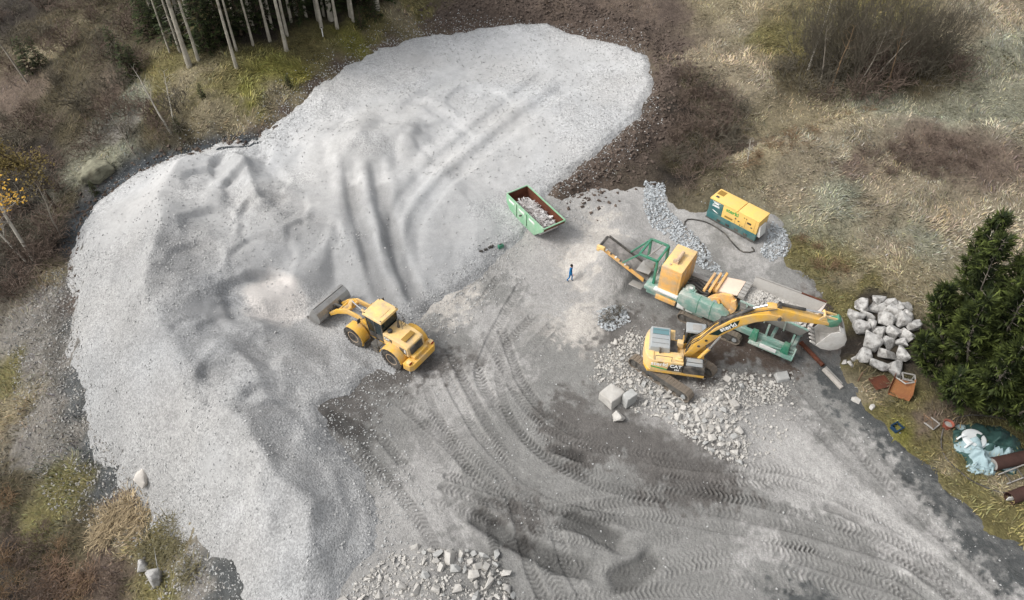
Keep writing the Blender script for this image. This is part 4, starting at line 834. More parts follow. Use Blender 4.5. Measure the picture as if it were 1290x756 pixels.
b = MB(); b.box(-3.22,-1.65,-1.12,1.69,4.115,4.15); b.build('housing_lid', M_yel2, eb, .012)
for x0_, x1_, z0_, z1_ in ((-3.05,-1.82,2.05,3.85),): b = MB(); b.box(x0_,x1_,-1.172,-1.145,z0_,z1_); b.build('service_door', M_org, eb, .012)
for k in range(3): b = MB(); b.box(-1.625,-1.60,-.95+k*.9,-.15+k*.9,2.1,3.8); b.build('service_door', M_org, eb, .012)
b = MB(); b.cyl((-2.42,-.1,4.14),(-2.42,-.1,4.42),.10,12); b.cyl((-2.42,-.35,4.36),(-2.42,.75,4.42),.15,14); b.box(-2.7,-2.3,-.45,-.2,4.14,4.4); b.build('exhaust_silencer', M_rim, eb)
b = MB(); b.cyl((-2.75,-.7,4.14),(-2.75,-.7,4.24),.09,12); b.build('filler_cap', M_rim, eb)
b = MB(); b.box(-3.2,-1.6,-1.44,-1.15,1.02,1.42); b.build('fuel_box', M_org, CR, .03)
for x_ in (-1.42,-.72): b = MB(); b.box(x_,x_+.55,-1.48,-1.18,1.10,1.58); b.build('control_box', M_wht, CR, .03)
b = MB(); b.box(-1.5,.6,-1.30,-1.12,.86,1.1); b.build('side_step', M_grn, CR, .02)
# flywheel guard: long faceted cover on the near side
b = MB(); b.prism([(-1.45,1.72),(-1.45,2.55),(-1.25,2.72),(1.75,2.72),(2.35,2.35),(2.45,1.75),(2.1,1.35),(-.6,1.35)], -1.62, -1.02); fg = b.build('flywheel_guard', M_grn, CR, .08, seg=2)
b = MB(); b.box(-1.4,1.7,-1.0,-.85,2.2,2.66); b.build('guard_lip', M_grn, fg, .02)
for x_ in (.1,1.1): b = MB(); b.box(x_-.02,x_+.02,-1.635,-1.0,1.45,2.735); b.build('guard_seam', M_grn2, fg)
b = MB(); b.cyl((-1.25,-.78,2.30),(-.45,-.78,2.30),.42,20); b.lathe([(.40,0),(.34,.18),(.15,.26)], 18, Matrix.Translation((-.95,-.62,2.55))); b.box(-1.05,-.6,-.95,-.6,2.68,2.80); b.build('electric_motor', M_grn, CR)
b = MB(); b.box(-.95,-.72,-.86,-.66,2.80,2.85); b.build('terminal_box', M_wht, CR)
b = MB(); b.box(-1.5,.3,-.8,1.25,1.45,1.9); b.build('engine_deck', M_blk, CR, .02)
for k in range(5): b = MB(); y_ = -.35+k*.3; b.tube([(-1.55,y_,2.1),(-.9,y_+.1,2.25+.1*(k%2)),(-.2,y_-.05,2.15),(.35,y_,2.3)],.05,8); b.build('hydraulic_pipe', M_blk if k % 2 else M_steeld, CR)
b = MB(); b.box(-1.6,1.2,1.3,1.72,1.9,2.05); b.build('walkway', M_dsteel, CR, .01)
# jaw box
jw = sub('jaw', CR)
for s_ in (-.78,.98):
    b = MB(); b.prism([(.35,1.5),(2.3,1.5),(2.62,2.4),(2.55,3.3),(2.15,3.72),(1.45,3.55),(.8,3.05),(.3,2.3)], s_-.09, s_+.09); b.build('cheek_plate', M_org, jw, .03)
b = MB(); b.prism([(2.05,1.6),(2.6,2.1),(2.72,2.9),(2.5,3.55),(2.2,3.3),(2.3,2.5),(1.9,1.9)], -1.0,-.72); b.build('cheek_casting', M_org, jw, .05, seg=3)
b = MB(); b.prism([(.9,3.42),(1.0,3.55),(2.45,3.86),(2.45,3.74)], -.7,.95); b.build('feed_plate', mat('dusty pale plate', S(218,196,176), .8, var=.06, dirt=S(190,176,162), damt=.4), jw, .01)
for k in range(3): b = MB(); x_ = .12+k*.42; b.box(x_-.09,x_+.09,-.85-(.1*k if k < 2 else 0),1.22,3.05+.22*k,3.30+.22*k); b.build('cross_beam', M_org, jw, .02)
b = MB(); b.cyl((1.15,-1.05,2.75),(1.15,-.66,2.75),.34,22); b.build('flywheel', M_org, jw)
b = MB(); b.cyl((1.15,-1.10,2.75),(1.15,-1.04,2.75),.17,16); b.build('bearing_cap', M_gry, jw)
b = MB(); b.prism([(.55,1.6),(.85,1.6),(1.7,3.3),(1.45,3.4)], -.68,.88); b.build('swing_jaw', M_rim, jw, .03)
b = MB(); b.prism([(2.2,1.6),(2.42,1.6),(2.45,3.5),(2.3,3.5)], -.68,.88); b.build('fixed_jaw', M_steeld, jw, .02)
for k in range(5):
    y_ = -.70+k*.36; b = MB(); b.box(2.48,2.98,y_,y_+.29,3.62,3.90,(0,.04,.02,.02)); b.build('wear_block', M_dsteel, jw, .03)
# hopper
hp = sub('hopper', CR)
def plate(pts, th, nrm):
    b = MB(); n_ = Vector(nrm)*th; v = [Vector(p) for p in pts]; k = len(v); b.add([p for p in v]+[p+n_ for p in v], [tuple(range(k)), tuple(range(2*k-1,k-1,-1))]+[(i,(i+1)%k,(i+1)%k+k,i+k) for i in range(k)]); return b
plate([(2.9,-.72,2.6),(7.3,-.72,2.6),(7.75,-1.35,3.95),(2.9,-1.2,3.95)], .05, (0,-.9,-.4)).build('near_wall', M_dsteel, hp, .008)
plate([(2.9,.95,2.6),(7.3,.95,2.6),(7.95,1.72,4.1),(2.9,1.55,4.1)], .05, (0,.9,-.4)).build('far_wall', M_dsteel, hp, .008)
plate([(7.3,-.70,2.6),(7.3,.93,2.6),(7.95,1.70,4.1),(7.75,-1.33,3.95)], .05, (.9,0,-.4)).build('end_wall', mat('pale wall plate', S(206,196,188), .8, .0, var=.07, dirt=S(170,160,150), damt=.3), hp, .008)
plate([(2.9,-.72,2.55),(7.3,-.72,2.55),(7.3,.95,2.55),(2.9,.95,2.55)], .06, (0,0,-1)).build('feeder_floor', M_steeld, hp)
b = MB(); b.bar((6.2,1.685,4.12),(2.9,1.57,4.12),.10,.08); b.build('rim', M_dsteel, hp)
b = MB(); b.bar((7.95,1.74,4.12),(6.22,1.685,4.12),.10,.08); b.build('rusty_rim', M_rust, hp)
b = MB(); b.bar((2.85,-1.24,3.97),(7.75,-1.39,3.97),.12,.10); b.build('rim', M_grn, hp)
for x_ in (3.4,4.8,6.2): b = MB(); b.bar((x_,-.82,2.5),(x_,-1.33,3.85),.10); b.build('stiffener', M_grn, hp)
for x_ in (3.2,5.2,7.0):
    for s_ in (-.9,1.0): b = MB(); b.bar((x_,s_,1.4),(x_,s_,2.58),.14); b.build('leg', M_grn, hp)
b = MB(); b.box(4.3,7.5,-1.75,-1.05,.92,1.02); b.bar((4.3,-1.7,1.0),(7.5,-1.2,1.3),.1); b.bar((4.3,-1.72,.97),(7.5,-1.72,.97),.12); b.bar((7.45,-1.7,.97),(7.45,-1.0,1.5),.1); b.build('side_outrigger', M_grn, CR, .01)
b = MB(); b.box(5.1,6.3,-1.78,-1.73,1.02,1.36,M=Matrix.Translation((0,0,0))); b.build('number_plate', M_wht, CR, .01)
for x_ in (4.5,6.8): b = MB(); b.box(x_-.3,x_+.3,-1.5,-1.1,1.02,1.9,(.1,.1,.05,0)); b.build('feeder_drive', M_grn2, CR, .04)
# discharge conveyor towards the left
cv = sub('conveyor', CR)
def cvz(x): return 1.15+(-3.6-x)*.385
x0_, x1_ = -8.55, -3.3
b = MB(); b.prism([(x0_,cvz(x0_)),(x1_,cvz(x1_)),(x1_,cvz(x1_)+.035),(x0_,cvz(x0_)+.035)], -.50, .68); b.build('belt', M_belt, cv)
for y_, m_ in ((-.62, M_org), (.80, M_blk)):
    b = MB(); b.prism([(x0_+.1,cvz(x0_)-.20),(-4.6,cvz(-4.6)-.20),(-4.6,cvz(-4.6)+.12),(x0_+.1,cvz(x0_)+.12)], y_-.05, y_+.05); b.build('side_beam', m_, cv, .012)
b = MB(); b.cyl((x0_,-.58,cvz(x0_)-.12),(x0_,.76,cvz(x0_)-.12),.16,18); b.build('head_drum', M_blk, cv)
b = MB(); b.cyl((x0_+.02,-.95,cvz(x0_)-.1),(x0_+.02,-.66,cvz(x0_)-.1),.15,14); b.box(x0_-.12,x0_+.5,-.92,-.68,cvz(x0_)-.05,cvz(x0_)+.22); b.build('drum_motor', M_yel2, cv, .02)
for k in range(9): x_ = x0_+.5+k*.5; b = MB(); b.cyl((x_,-.56,cvz(x_)-.1),(x_,.74,cvz(x_)-.1),.07,10); b.build('idler_roller', M_steeld, cv)
for k in range(6): x_ = x0_+.55+k*.42; b = MB(); b.box(x_,x_+.12,-.74,-.56,cvz(x_)+.10,cvz(x_)+.18); b.build('roller_bracket', M_blk if k % 2 else M_wht, cv)
b = MB(); b.prism([(-5.35,cvz(-5.35)+.30),(-4.3,cvz(-4.3)+.75),(-4.3,cvz(-4.3)+.80),(-5.35,cvz(-5.35)+.35)], -.55, .72); b.build('chute_cover', M_dsteel, cv, .01)
b = MB(); b.box(-5.5,-4.45,-1.35,-.45,1.02,1.08,M=Matrix.Translation((0,0,.0))@Matrix.Translation((-5,-.9,1.05))@Matrix.Rotation(R(-18),4,'X')@Matrix.Translation((5,.9,-1.05))); b.build('tail_plate', M_dsteel, cv, .01)
# green magnet frame over the conveyor
mf = sub('magnet_frame', CR)
tz = 4.0
for a, c in (((-5.2,-.75,tz),(-3.75,-.75,tz)),((-5.2,1.25,tz),(-3.75,1.25,tz)),((-5.2,-.75,tz),(-5.2,1.25,tz)),((-3.75,-.75,tz),(-3.75,1.25,tz))):
    b = MB(); b.bar(a, c, .16); b.build('top_beam', M_grn2, mf, .015)
for x_, y_ in ((-3.75,-.75),(-3.75,1.25),(-5.2,1.25)):
    b = MB(); b.bar((x_,y_,1.55 if x_ > -5 else cvz(-5.2)+.1),(x_,y_,tz-.08),.18); b.build('post', M_grn2, mf, .015)
for y_, yy_ in ((-.75,-.62),(1.25,.80)): b = MB(); b.bar((-5.2,y_,tz-.02),(-6.5,yy_,cvz(-6.5)+.10),.11); b.build('brace', M_grn2, mf)
b = MB(); b.bar((-4.6,-.7,tz-.05),(-4.2,1.2,tz-.05),.08); b.bar((-3.8,-.7,1.7),(-3.8,1.2,tz-.1),.07); b.build('cross_brace', M_dsteel, mf)
b = MB(); b.box(-4.85,-4.1,-.3,.85,2.72,3.12); b.bar((-4.5,-.2,3.1),(-4.9,-.6,tz),.03); b.bar((-4.5,.7,3.1),(-4.9,1.2,tz),.03); b.build('magnet', M_dsteel, mf, .03)
CRM = Matrix.Translation(CR.location)@Matrix.Rotation(R(-33),4,'Z')

# ------------------------------------------------------------------ generator
gp = at(889, 273); gq = at(950, 305); ga = R(-44)
gc = P(920, 288, .95); 
GC_ = P(889,273,.95)*.5+P(950,305,.95)*.5
nrm_ = Vector((-math.sin(ga), math.cos(ga), 0)); gl = Vector(GC_)+nrm_*.78
gz = float(surf(gl.x, gl.y)[0])
GE = thing('generator_set', 'yellow and teal generator set on the gravel pad above the crusher', 'generator', (gl.x, gl.y, gz-.04), ga)
L2, W2 = 2.30, .78
b = MB(); b.box(-L2-.08,L2+.08,-W2-.05,W2+.05,0,.16); b.build('skid', M_steeld, GE, .02)
b = MB(); b.box(-L2-.03,L2+.03,-W2-.03,W2+.03,.16,.80); bs = b.build('base_tank', M_teal, GE, .03)
for k in range(4): b = MB(); x_ = -1.3+k*.85; b.box(x_,x_+.35,-W2-.055,-W2-.03,.24,.44); b.build('fork_pocket', M_blk, bs)
b = MB(); b.box(-L2,-L2+1.28,-W2,W2,.80,2.02); b.build('end_module', M_teal, GE, .03)
b = MB(); b.box(-L2+1.29,L2,-W2,W2,.80,2.02); cn = b.build('canopy', M_gyel, GE, .03)
b = MB(); b.box(-L2-.02,.28,-W2-.015,W2+.015,2.02,2.14); r1 = b.build('roof', M_gyel, GE, .025)
b = MB(); b.box(.34,L2+.02,-W2-.015,W2+.015,2.02,2.14); b.build('roof', M_gyel, GE, .025)
b = MB(); b.box(-L2+.1,-L2+.72,.0,.62,2.135,2.155); b.build('roof_grille', M_olive, r1)
b = MB(); b.box(-L2+.25,-L2+.55,-.45,-.22,2.138,2.158); b.build('exhaust_outlet', M_blk, r1)
yy_ = -W2-.004
for x_, z_, wx, wz, m_ in ((.28,1.34,.14,.09,M_blk),(.58,1.22,.16,.09,M_blk),(1.0,1.82,.10,.07,M_blk),(1.22,1.78,.09,.07,M_blk),(1.5,1.50,.36,.17,M_blk),(1.78,1.22,.14,.09,M_blk),(-.35,1.05,.72,.16,M_olive),(.75,.93,.10,.07,M_blk),(1.0,.90,.10,.07,M_blk)):
    b = MB(); b.box(x_-wx/2,x_+wx/2,yy_-.015,yy_,z_-wz/2,z_+wz/2); b.build('door_handle' if m_ is M_blk and wx < .2 else ('control_window' if wx < .5 else 'air_grille'), m_, cn)
for x_ in (.26,1.18,2.02): b = MB(); b.box(x_-.008,x_+.008,yy_-.006,yy_,.82,1.96); b.build('door_seam', M_olive, cn)
lettering('sterki', .52, M_gdec, cn, (-.12,yy_-.008,1.74), (R(90),0,0), .010)
lettering('Atlas', .23, M_wdec, GE, (-L2+.64,yy_-.008,1.82), (R(90),0,0), .008)
lettering('Copco', .23, M_wdec, GE, (-L2+.64,yy_-.008,1.60), (R(90),0,0), .008)
for z_ in (1.915,1.47): b = MB(); b.box(-L2+.28,-L2+1.0,yy_-.012,yy_-.002,z_,z_+.03); b.build('logo_bar', M_wdec, GE)
b = MB(); b.prism([(-L2+.38,1.10),(-L2+.62,.98),(-L2+.98,.92),(-L2+.80,1.02),(-L2+.55,1.10)], yy_-.012, yy_-.002); b.build('logo_mark', M_wdec, GE)
b = MB(); b.box(L2+.02,L2+.30,-.62,.30,.55,1.55,(0,.14,0,0)); b.build('cable_cover', M_wht, GE, .03)
b = MB(); b.box(L2+.03,L2+.24,-.5,.2,.2,.5); b.build('socket_panel', M_blk, GE, .02)

# cables
def cable(pts, r, name, label, z0=.0):
    pl = smooth_line([at(*p)[:2] for p in pts], .35); z = surf(pl[:, 0], pl[:, 1]); b = MB(); b.tube([(p[0], p[1], zz+r*.8) for p, zz in zip(pl, z)], r, 7)
    o = b.build(name, M_rub, None); return tag(o, label, 'cable')
cable([(947,312),(950,317),(936,318),(924,308),(912,294),(895,283),(880,278),(866,277),(862,284),(868,294),(880,304),(888,315),(890,327),(885,333)], .06, 'power_cable', 'thick black power cable snaking from the generator to the crusher')

# ------------------------------------------------------------------ skip with scrap
ska = R(-57); skc = P(640,254,1.7)*.25+P(688,300,1.7)*.25+P(662,241,1.7)*.25+P(709,284,1.7)*.25
skz = float(surf(skc[0], skc[1])[0])
SK = thing('waste_skip', 'light green open skip filled with tangled scrap standing on the gravel edge', 'skip', (skc[0], skc[1], skz-.03), ska)
L2, W2, Hs = 2.75, 1.06, 1.55
prof = [(-L2,Hs),(-L2,.75),(-L2+.7,.0),(L2-1.35,.0),(L2,Hs-.25),(L2,Hs)]
inn = [(-L2+.05,Hs),(-L2+.05,.78),(-L2+.75,.06),(L2-1.38,.06),(L2-.05,Hs-.25),(L2-.05,Hs)]
for s_ in (-1,1):
    b = MB(); b.prism(prof, s_*W2-.025, s_*W2+.025); sp = b.build('side_panel', M_skip, SK, .01)
    for x_ in (-1.2,.3): b = MB(); b.box(x_-.06,x_+.06,min(s_*W2,s_*(W2+.11)),max(s_*W2,s_*(W2+.11)),.25,Hs-.06); b.build('rib', M_skip, sp, .01)
    for x_ in (-1.95,-.45,1.05): b = MB(); b.box(x_-.40,x_+.40,min(s_*(W2+.02),s_*(W2+.04)),max(s_*(W2+.02),s_*(W2+.04)),Hs-.42,Hs-.22); b.build('pale_strip', M_wht, sp)
    b = MB(); b.bar((-L2,s_*W2,Hs+.03),(L2,s_*W2,Hs+.03),.10,.09); b.build('rim', M_skip, SK, .01)
    b = MB(); b.cyl((-.45,s_*(W2+.0),.85),(-.45,s_*(W2+.22),.85),.08,12); b.build('lifting_lug', M_steeld, SK)
for x_ in (-L2,L2): b = MB(); b.bar((x_,-W2,Hs+.03),(x_,W2,Hs+.03),.10,.09); b.build('rim', M_skip, SK, .01)
b = MB(); b.strip([(-L2+.02,Hs),(-L2+.02,.75),(-L2+.72,.02),(L2-1.37,.02),(L2-.02,Hs-.25),(L2-.02,Hs)], -W2+.02, W2-.02, .03); b.build('hull', M_rust, SK)
for s_ in (-1,1): b = MB(); b.prism([(-L2+.06,Hs-.04),(-L2+.06,.78),(-L2+.75,.08),(L2-1.38,.08),(L2-.07,Hs-.25),(L2-.07,Hs-.04)], s_*(W2-.05)-.012, s_*(W2-.05)+.012); b.build('rusty_lining', M_rust, SK)
SKM = Matrix.Translation(SK.location)@Matrix.Rotation(ska,4,'Z')
b = MB(); rs = random.Random(4)
for k in range(330):
    x_ = rs.uniform(-2.1,2.2); y_ = rs.uniform(-.8,.75); z_ = .62+.45*(1-(y_/.95)**2)*(1-(x_/2.9)**2)+rs.uniform(-.1,.1); a = rs.uniform(0,6.28); t = rs.uniform(-.35,.35); L = rs.uniform(.15,.5)
    d = Vector((math.cos(a)*math.cos(t),math.sin(a)*math.cos(t),math.sin(t)))*L; p = Vector((x_,y_,z_)); p0 = p-d; p1 = p+d
    cl = lambda v: Vector((max(-2.3,min(2.2,v.x)),max(-.95,min(.95,v.y)),max(.3,v.z)))
    if k % 5 == 0: b.tube([SKM@cl(p0), SKM@(p+Vector((0,0,rs.uniform(.05,.2)))), SKM@cl(p1)], .025, 5)
    elif k % 3 == 0: b.bar(SKM@cl(p0), SKM@cl(p1), rs.uniform(.08,.2), .02, up=(rs.uniform(-1,1),rs.uniform(-1,1),1))
    else: b.bar(SKM@cl(p0), SKM@cl(p1), rs.uniform(.03,.06))
b.box(-2.2,2.0,-.9,.9,.35,.62,M=SKM)
o = b.build('scrap_metal', mat('scrap metal', S(206,204,202), .5, .1, var=.3, vscale=2.5, dirt=S(110,84,70), damt=.4), None); tag(o, 'tangle of grey scrap bars and strips heaped inside the green skip', 'scrap metal', kind='stuff')

# ------------------------------------------------------------------ loose things on the gravel near the skip
p = at(631, 312); t_ = thing('jerry_can', 'small dark green can lying on the gravel near the skip', 'canister', (p.x, p.y, p.z-.02), .6)
b = MB(); b.prism([(-.25,.0),(.25,0),(.25,.28),(.12,.36),(-.25,.36)], -.11,.11); b.build('body', M_grn2, t_, .03); b = MB(); b.bar((-.15,0,.42),(.05,0,.42),.05); b.bar((-.15,0,.34),(-.15,0,.42),.04); b.bar((.05,0,.34),(.05,0,.42),.04); b.build('handle', M_blk, t_)
WORDS = ['first','second','third','fourth','fifth','sixth','seventh','eighth','ninth','tenth','eleventh','twelfth','thirteenth','fourteenth','fifteenth','sixteenth','seventeenth','eighteenth','nineteenth','twentieth']
for k, q in enumerate(((606,317),(612,315),(617,312),(620,311))):
    p = at(*q); t_ = thing('rubber_block', 'black rubber block on the gravel left of the skip, %s from the left' % WORDS[k], 'block', (p.x, p.y, p.z-.02), .4*k, 'row of black blocks on the gravel')
    b = MB(); b.box(-.16,.16,-.09,.09,0,.16,(.02,.02,.02,.02)); b.build('block_body', M_rub, t_, .02); b = MB(); b.cyl((0,0,.14),(0,0,.20),.04,8); b.build('bolt', M_steeld, t_)
# rusty pipe by the crusher
def pipe(name, a, bb, r, m, label, cat, wall=.02, za=None, zb=None):
    a = at(*a); bb = at(*bb); o = thing(name, label, cat, a)
    d = bb-a; u = d.normalized(); lift = Vector((0,0,r*.9)); b = MB()
    n = 20; sx = u.orthogonal().normalized(); sy = u.cross(sx); v = []; f = []
    for P0, rr in ((lift, r),(d+lift, r),(d+lift, r-wall),(lift, r-wall)): v += [P0+(sx*math.cos(2*math.pi*k/n)+sy*math.sin(2*math.pi*k/n))*rr for k in range(n)]
    for i in range(4):
        for k in range(n): f.append((i*n+k, i*n+(k+1)%n, ((i+1)%4)*n+(k+1)%n, ((i+1)%4)*n+k))
    b.add(v, f); b.build('shell', m, o); return o, a, d, lift
o, a, d, li = pipe('rusty_pipe', (1009,434), (1036,462), .16, M_rust, 'long rusty pipe lying beside the crusher at the edge of the grass', 'pipe')
b = MB(); b.cyl(li+d*.0, li-d.normalized()*.06, .19, 14); b.build('flange', M_rust, o)
p0, p1 = at(1037,466), at(1060,490); o = thing('concrete_kerb', 'dusty grey concrete kerb stone lying at the road edge below the rusty pipe', 'kerb stone', p0)
b = MB(); b.bar(Vector((0,0,.1)), p1-p0+Vector((0,0,.1)), .28, .22); b.build('kerb_body', mat('dusty concrete', S(170,164,156), .9, var=.12, bump=.3), o, .03)
b = MB(); b.bar(Vector((.25,.25,.04)), (p1-p0)*.9+Vector((.25,.25,.04)), .1, .06); b.build('edge_strip', M_dsteel, o)
# ------------------------------------------------------------------ scrap on the verge
M_tarp1 = mat('teal tarpaulin', S(48,74,70), .6, var=.2, vscale=3); M_tarp2 = mat('pale blue sheet', S(140,160,164), .55, var=.12, vscale=3); M_bag = mat('white sack', S(200,204,204), .6, var=.05)
p = at(1108, 484); o = thing('rusty_sheet', 'square red-brown rusty metal sheet lying on the grass below the boulders', 'metal sheet', (p.x, p.y, p.z+.12), R(14))
b = MB(); b.prism([(-.62,.03),(-.1,.08),(.62,.05),(.62,.08),(-.1,.11),(-.62,.06)], -.5,.52); b.build('sheet', M_rust, o); 
for x_ in (-.58,.58): b = MB(); b.bar((x_,-.5,.1),(x_,.5,.1),.06); b.build('folded_edge', M_rust, o)
p = at(1133, 494); o = thing('rusty_hopper', 'orange rusted sheet metal hopper tipped over beside the red-brown sheet', 'scrap hopper', (p.x, p.y, p.z+.02), R(-28))
b = MB(); v = [(-.65,-.6,.02),(.65,-.6,.08),(.55,.62,.62),(-.55,.62,.55)]; n_ = .03
b = plate([Vector(q) for q in v], .03, (0,.3,-1)); b.build('back_plate', M_rusto, o)
plate([(-.65,-.6,.02),(-.55,.62,.55),(-.62,.75,.9),(-.72,-.3,.45)], .03, (-1,0,0)).build('side_plate', M_rust, o); plate([(.65,-.6,.08),(.55,.62,.62),(.62,.75,.95),(.72,-.3,.5)], .03, (1,0,0)).build('side_plate', M_rusto, o)
b = MB(); b.tube([(-.5,.5,.7),(.1,.2,.75),(.6,.55,.8)],.05,6); b.build('bent_pipe', M_dsteel, o)
p = at(1141, 482); o = thing('metal_box_frame', 'open grey metal box frame leaning on the orange rusted hopper', 'box frame', (p.x, p.y, p.z), R(-15))
b = MB()
for x_ in (-.4,.4):
    for y_ in (-.3,.3): b.bar((x_,y_,0),(x_,y_,.62),.07)
for z_ in (.05,.6):
    for y_ in (-.3,.3): b.bar((-.4,y_,z_),(.4,y_,z_),.07)
    for x_ in (-.4,.4): b.bar((x_,-.3,z_),(x_,.3,z_),.07)
b.build('frame', M_dsteel, o); b = MB(); b.box(-.38,.38,-.28,.28,.04,.08); b.build('bottom_plate', M_blk, o)
p = at(1173, 535); o = thing('broken_chair', 'broken wooden chair with a pale seat lying on the verge grass', 'chair', (p.x, p.y, p.z), R(35))
b = MB(); b.box(-.36,.36,-.34,.34,.10,.15); b.build('seat', mat('worn seat', S(104,92,80), .8, var=.2, vscale=5), o, .02)
for a, c in (((-.36,-.34,.15),(.36,-.34,.15)),((-.36,.34,.15),(.36,.34,.15)),((-.36,-.34,.15),(-.36,.34,.15)),((.36,-.34,.15),(.36,.34,.15))): b = MB(); b.bar(a, c, .07); b.build('seat_rail', M_dsteel if a[1] < 0 else M_wood, o)
for y_ in (-.3,.3): b = MB(); b.bar((-.3,y_,.13),(-.55,y_+.3,1.0),.06); b.build('back_post', M_wood, o)
b = MB(); b.bar((-.52,-.02,.9),(-.52,.6,.9),.06); b.build('back_rail', M_wood, o)
for x_ in (-.3,.3):
    for y_ in (-.28,.28): b = MB(); b.bar((x_,y_,-.05),(x_,y_,.12),.06); b.build('leg', M_wood, o)
p = at(1192, 538); o = thing('red_bucket', 'faded red plastic bucket standing beside the broken chair', 'bucket', p)
b = MB(); b.lathe([(.24,0),(.33,.42),(.35,.44),(.31,.44),(.22,.05)], 20); b.build('body', mat('red plastic', S(146,84,68), .6, var=.12), o); b = MB(); b.tube([(.33*math.cos(a),.33*math.sin(a)*.6+.05,.42+.12*math.sin(a)) for a in np.linspace(0,3.14,9)],.012,5); b.build('handle', M_steeld, o)
b = MB(); b.lathe([(.22,.03),(.27,.28),(.05,.33)],12); b.build('filling', M_dsteel, o)
p = at(1129, 540); o = thing('blue_crate', 'small dark blue plastic crate half buried at the road edge', 'crate', (p.x, p.y, p.z-.04), .5)
M_blu = mat('dark blue plastic', S(30,54,76), .5, var=.2)
b = MB()
for a_ in ((-.32,.32,-.25,-.21,0,.3),(-.32,.32,.21,.25,0,.3),(-.32,-.28,-.21,.21,0,.3),(.28,.32,-.21,.21,0,.3),(-.3,.3,-.22,.22,0,.04)): b.box(*a_)
b.build('body', M_blu, o, .01); b = MB(); b.bar((-.36,-.27,.3),(.36,-.27,.3),.05); b.bar((-.36,.27,.3),(.36,.27,.3),.05); b.build('rim', M_blu, o)
p = at(1081, 480); o = thing('wooden_post', 'short pale wooden post standing on the grass left of the rusty sheet', 'post', (p.x, p.y, p.z-.1), .3)
b = MB(); b.prism([(-.05,0),(.05,0),(.05,1.0),(0,1.08),(-.05,1.0)], -.05,.05); b.build('stake', M_wood, o, .01); b = MB(); b.cyl((0,-.06,.9),(0,.06,.9),.02,6); b.build('nail', M_rust, o)
# crumpled sheets
def crumple(name, px, py, rx, ry, hh, m, seed, label, cat, m2=None):
    c = at(px, py); n = 34; xs = np.linspace(-1,1,n); Xs, Ys, F4 = grid(xs, xs); a = np.arctan2(Ys, Xs); rr = np.maximum(abs(Xs),abs(Ys)); rad = rr*(1+.22*fbm(np.cos(a)*1.3+seed, np.sin(a)*1.3, seed, 2)); 
    xx = rx*rad*np.cos(a); yy = ry*rad*np.sin(a); z = hh*(np.abs(fbm(Xs*2.2+seed, Ys*2.2, seed+3, 4))*1.6+.25)*(1-rr**3)+.02; wx = xx+c.x+.25*fbm(Xs*3, Ys*3, seed+6, 2); wy = yy+c.y+.25*fbm(Xs*3+5, Ys*3, seed+8, 2)
    V = np.stack([wx-c.x, wy-c.y, surf(wx, wy)-c.z+z], 1); me = raw_mesh(name, V, F4); me.materials.append(m)
    if m2: 
        me.materials.append(m2); k = fbm((Xs*1.7+seed)[F4[:,0]], (Ys*1.7)[F4[:,0]], seed+11, 3) > .08; me.polygons.foreach_set('material_index', k.astype(np.int32))
    o = mesh_obj(name, me, None, None, c); sm = o.modifiers.new('thick','SOLIDIFY'); sm.thickness = .015; return tag(o, label, cat)
crumple('tarpaulin', 1245, 565, 2.3, 1.9, .9, M_tarp1, 4, 'crumpled teal and pale blue tarpaulin heaped under the spruce', 'tarpaulin', M_tarp2)
crumple('plastic_sheet', 1236, 588, 1.0, .6, .5, M_tarp2, 9, 'pale blue plastic sheet crumpled in front of the teal tarpaulin', 'plastic sheet')
p = at(1224, 557); o = thing('white_sack', 'round white builder sack with two straps beside the tarpaulin', 'sack', (p.x, p.y, p.z+.25), R(20))
b = MB(); b.lathe([(.35,-.2),(.66,-.05),(.76,.12),(.68,.26),(.5,.30),(.3,.24),(.1,.26)], 22); so = b.build('body', M_bag, o)
for y_ in (-.25,.3): b = MB(); b.tube([(-.55,y_,.4),(-.85,y_*1.2,.35),(-1.05,y_*1.25,.1)],.06,6); b.build('strap', M_bag, o)
o, a, d, li = pipe('steel_pipe', (1247,589), (1320,573), .42, M_rustp, 'wide dark brown steel pipe lying on the grass in front of the tarpaulin', 'pipe', .03)
b = MB(); b.cyl(li+d.normalized()*.05, li+d.normalized()*.09, .39, 20); b.build('end_cap', M_dsteel, o)
o, a, d, li = pipe('steel_pipe', (1268,632), (1335,606), .40, M_rustp, 'wide dark brown steel pipe with a white end at the bottom of the verge', 'pipe', .03)
b = MB(); b.prism([(-.1,-.05),(.3,-.05),(.3,.3),(-.1,.3)], -.02,.02); b.build('white_plate', M_wht, o, loc=li-d.normalized()*.03+Vector((0,0,-.1)))
a = at(1256,600); c = at(1300,584); o = thing('metal_trestle', 'grey tubular metal trestle lying against the upper brown pipe', 'trestle', a)
b = MB(); d = c-a; b.bar((0,0,.2),d+Vector((0,0,.35)),.07); b.bar((.3,-.6,.1),d+Vector((.0,-.7,.15)),.07); b.build('side_rail', M_dsteel, o)
for t in (.15,.5,.85): b = MB(); b.bar(d*t+Vector((0,0,.24)),d*t+Vector((.2,-.65,.13)),.06); b.build('rung', M_steeld, o)
# black hose ring round the sheets
cpt = at(1250, 570); pts = []
for k in range(46): aa = R(25)+k/45*R(300); pts.append((cpt.x+3.1*math.cos(aa), cpt.y+2.9*math.sin(aa)))
zz = surf([q[0] for q in pts], [q[1] for q in pts]); b = MB(); b.tube([(q[0], q[1], z+.05+.03*math.sin(k)) for k, (q, z) in enumerate(zip(pts, zz))], .045, 6); tag(b.build('garden_hose', M_rub, None), 'black hose laid in a wide loop round the tarpaulin and sack', 'hose')

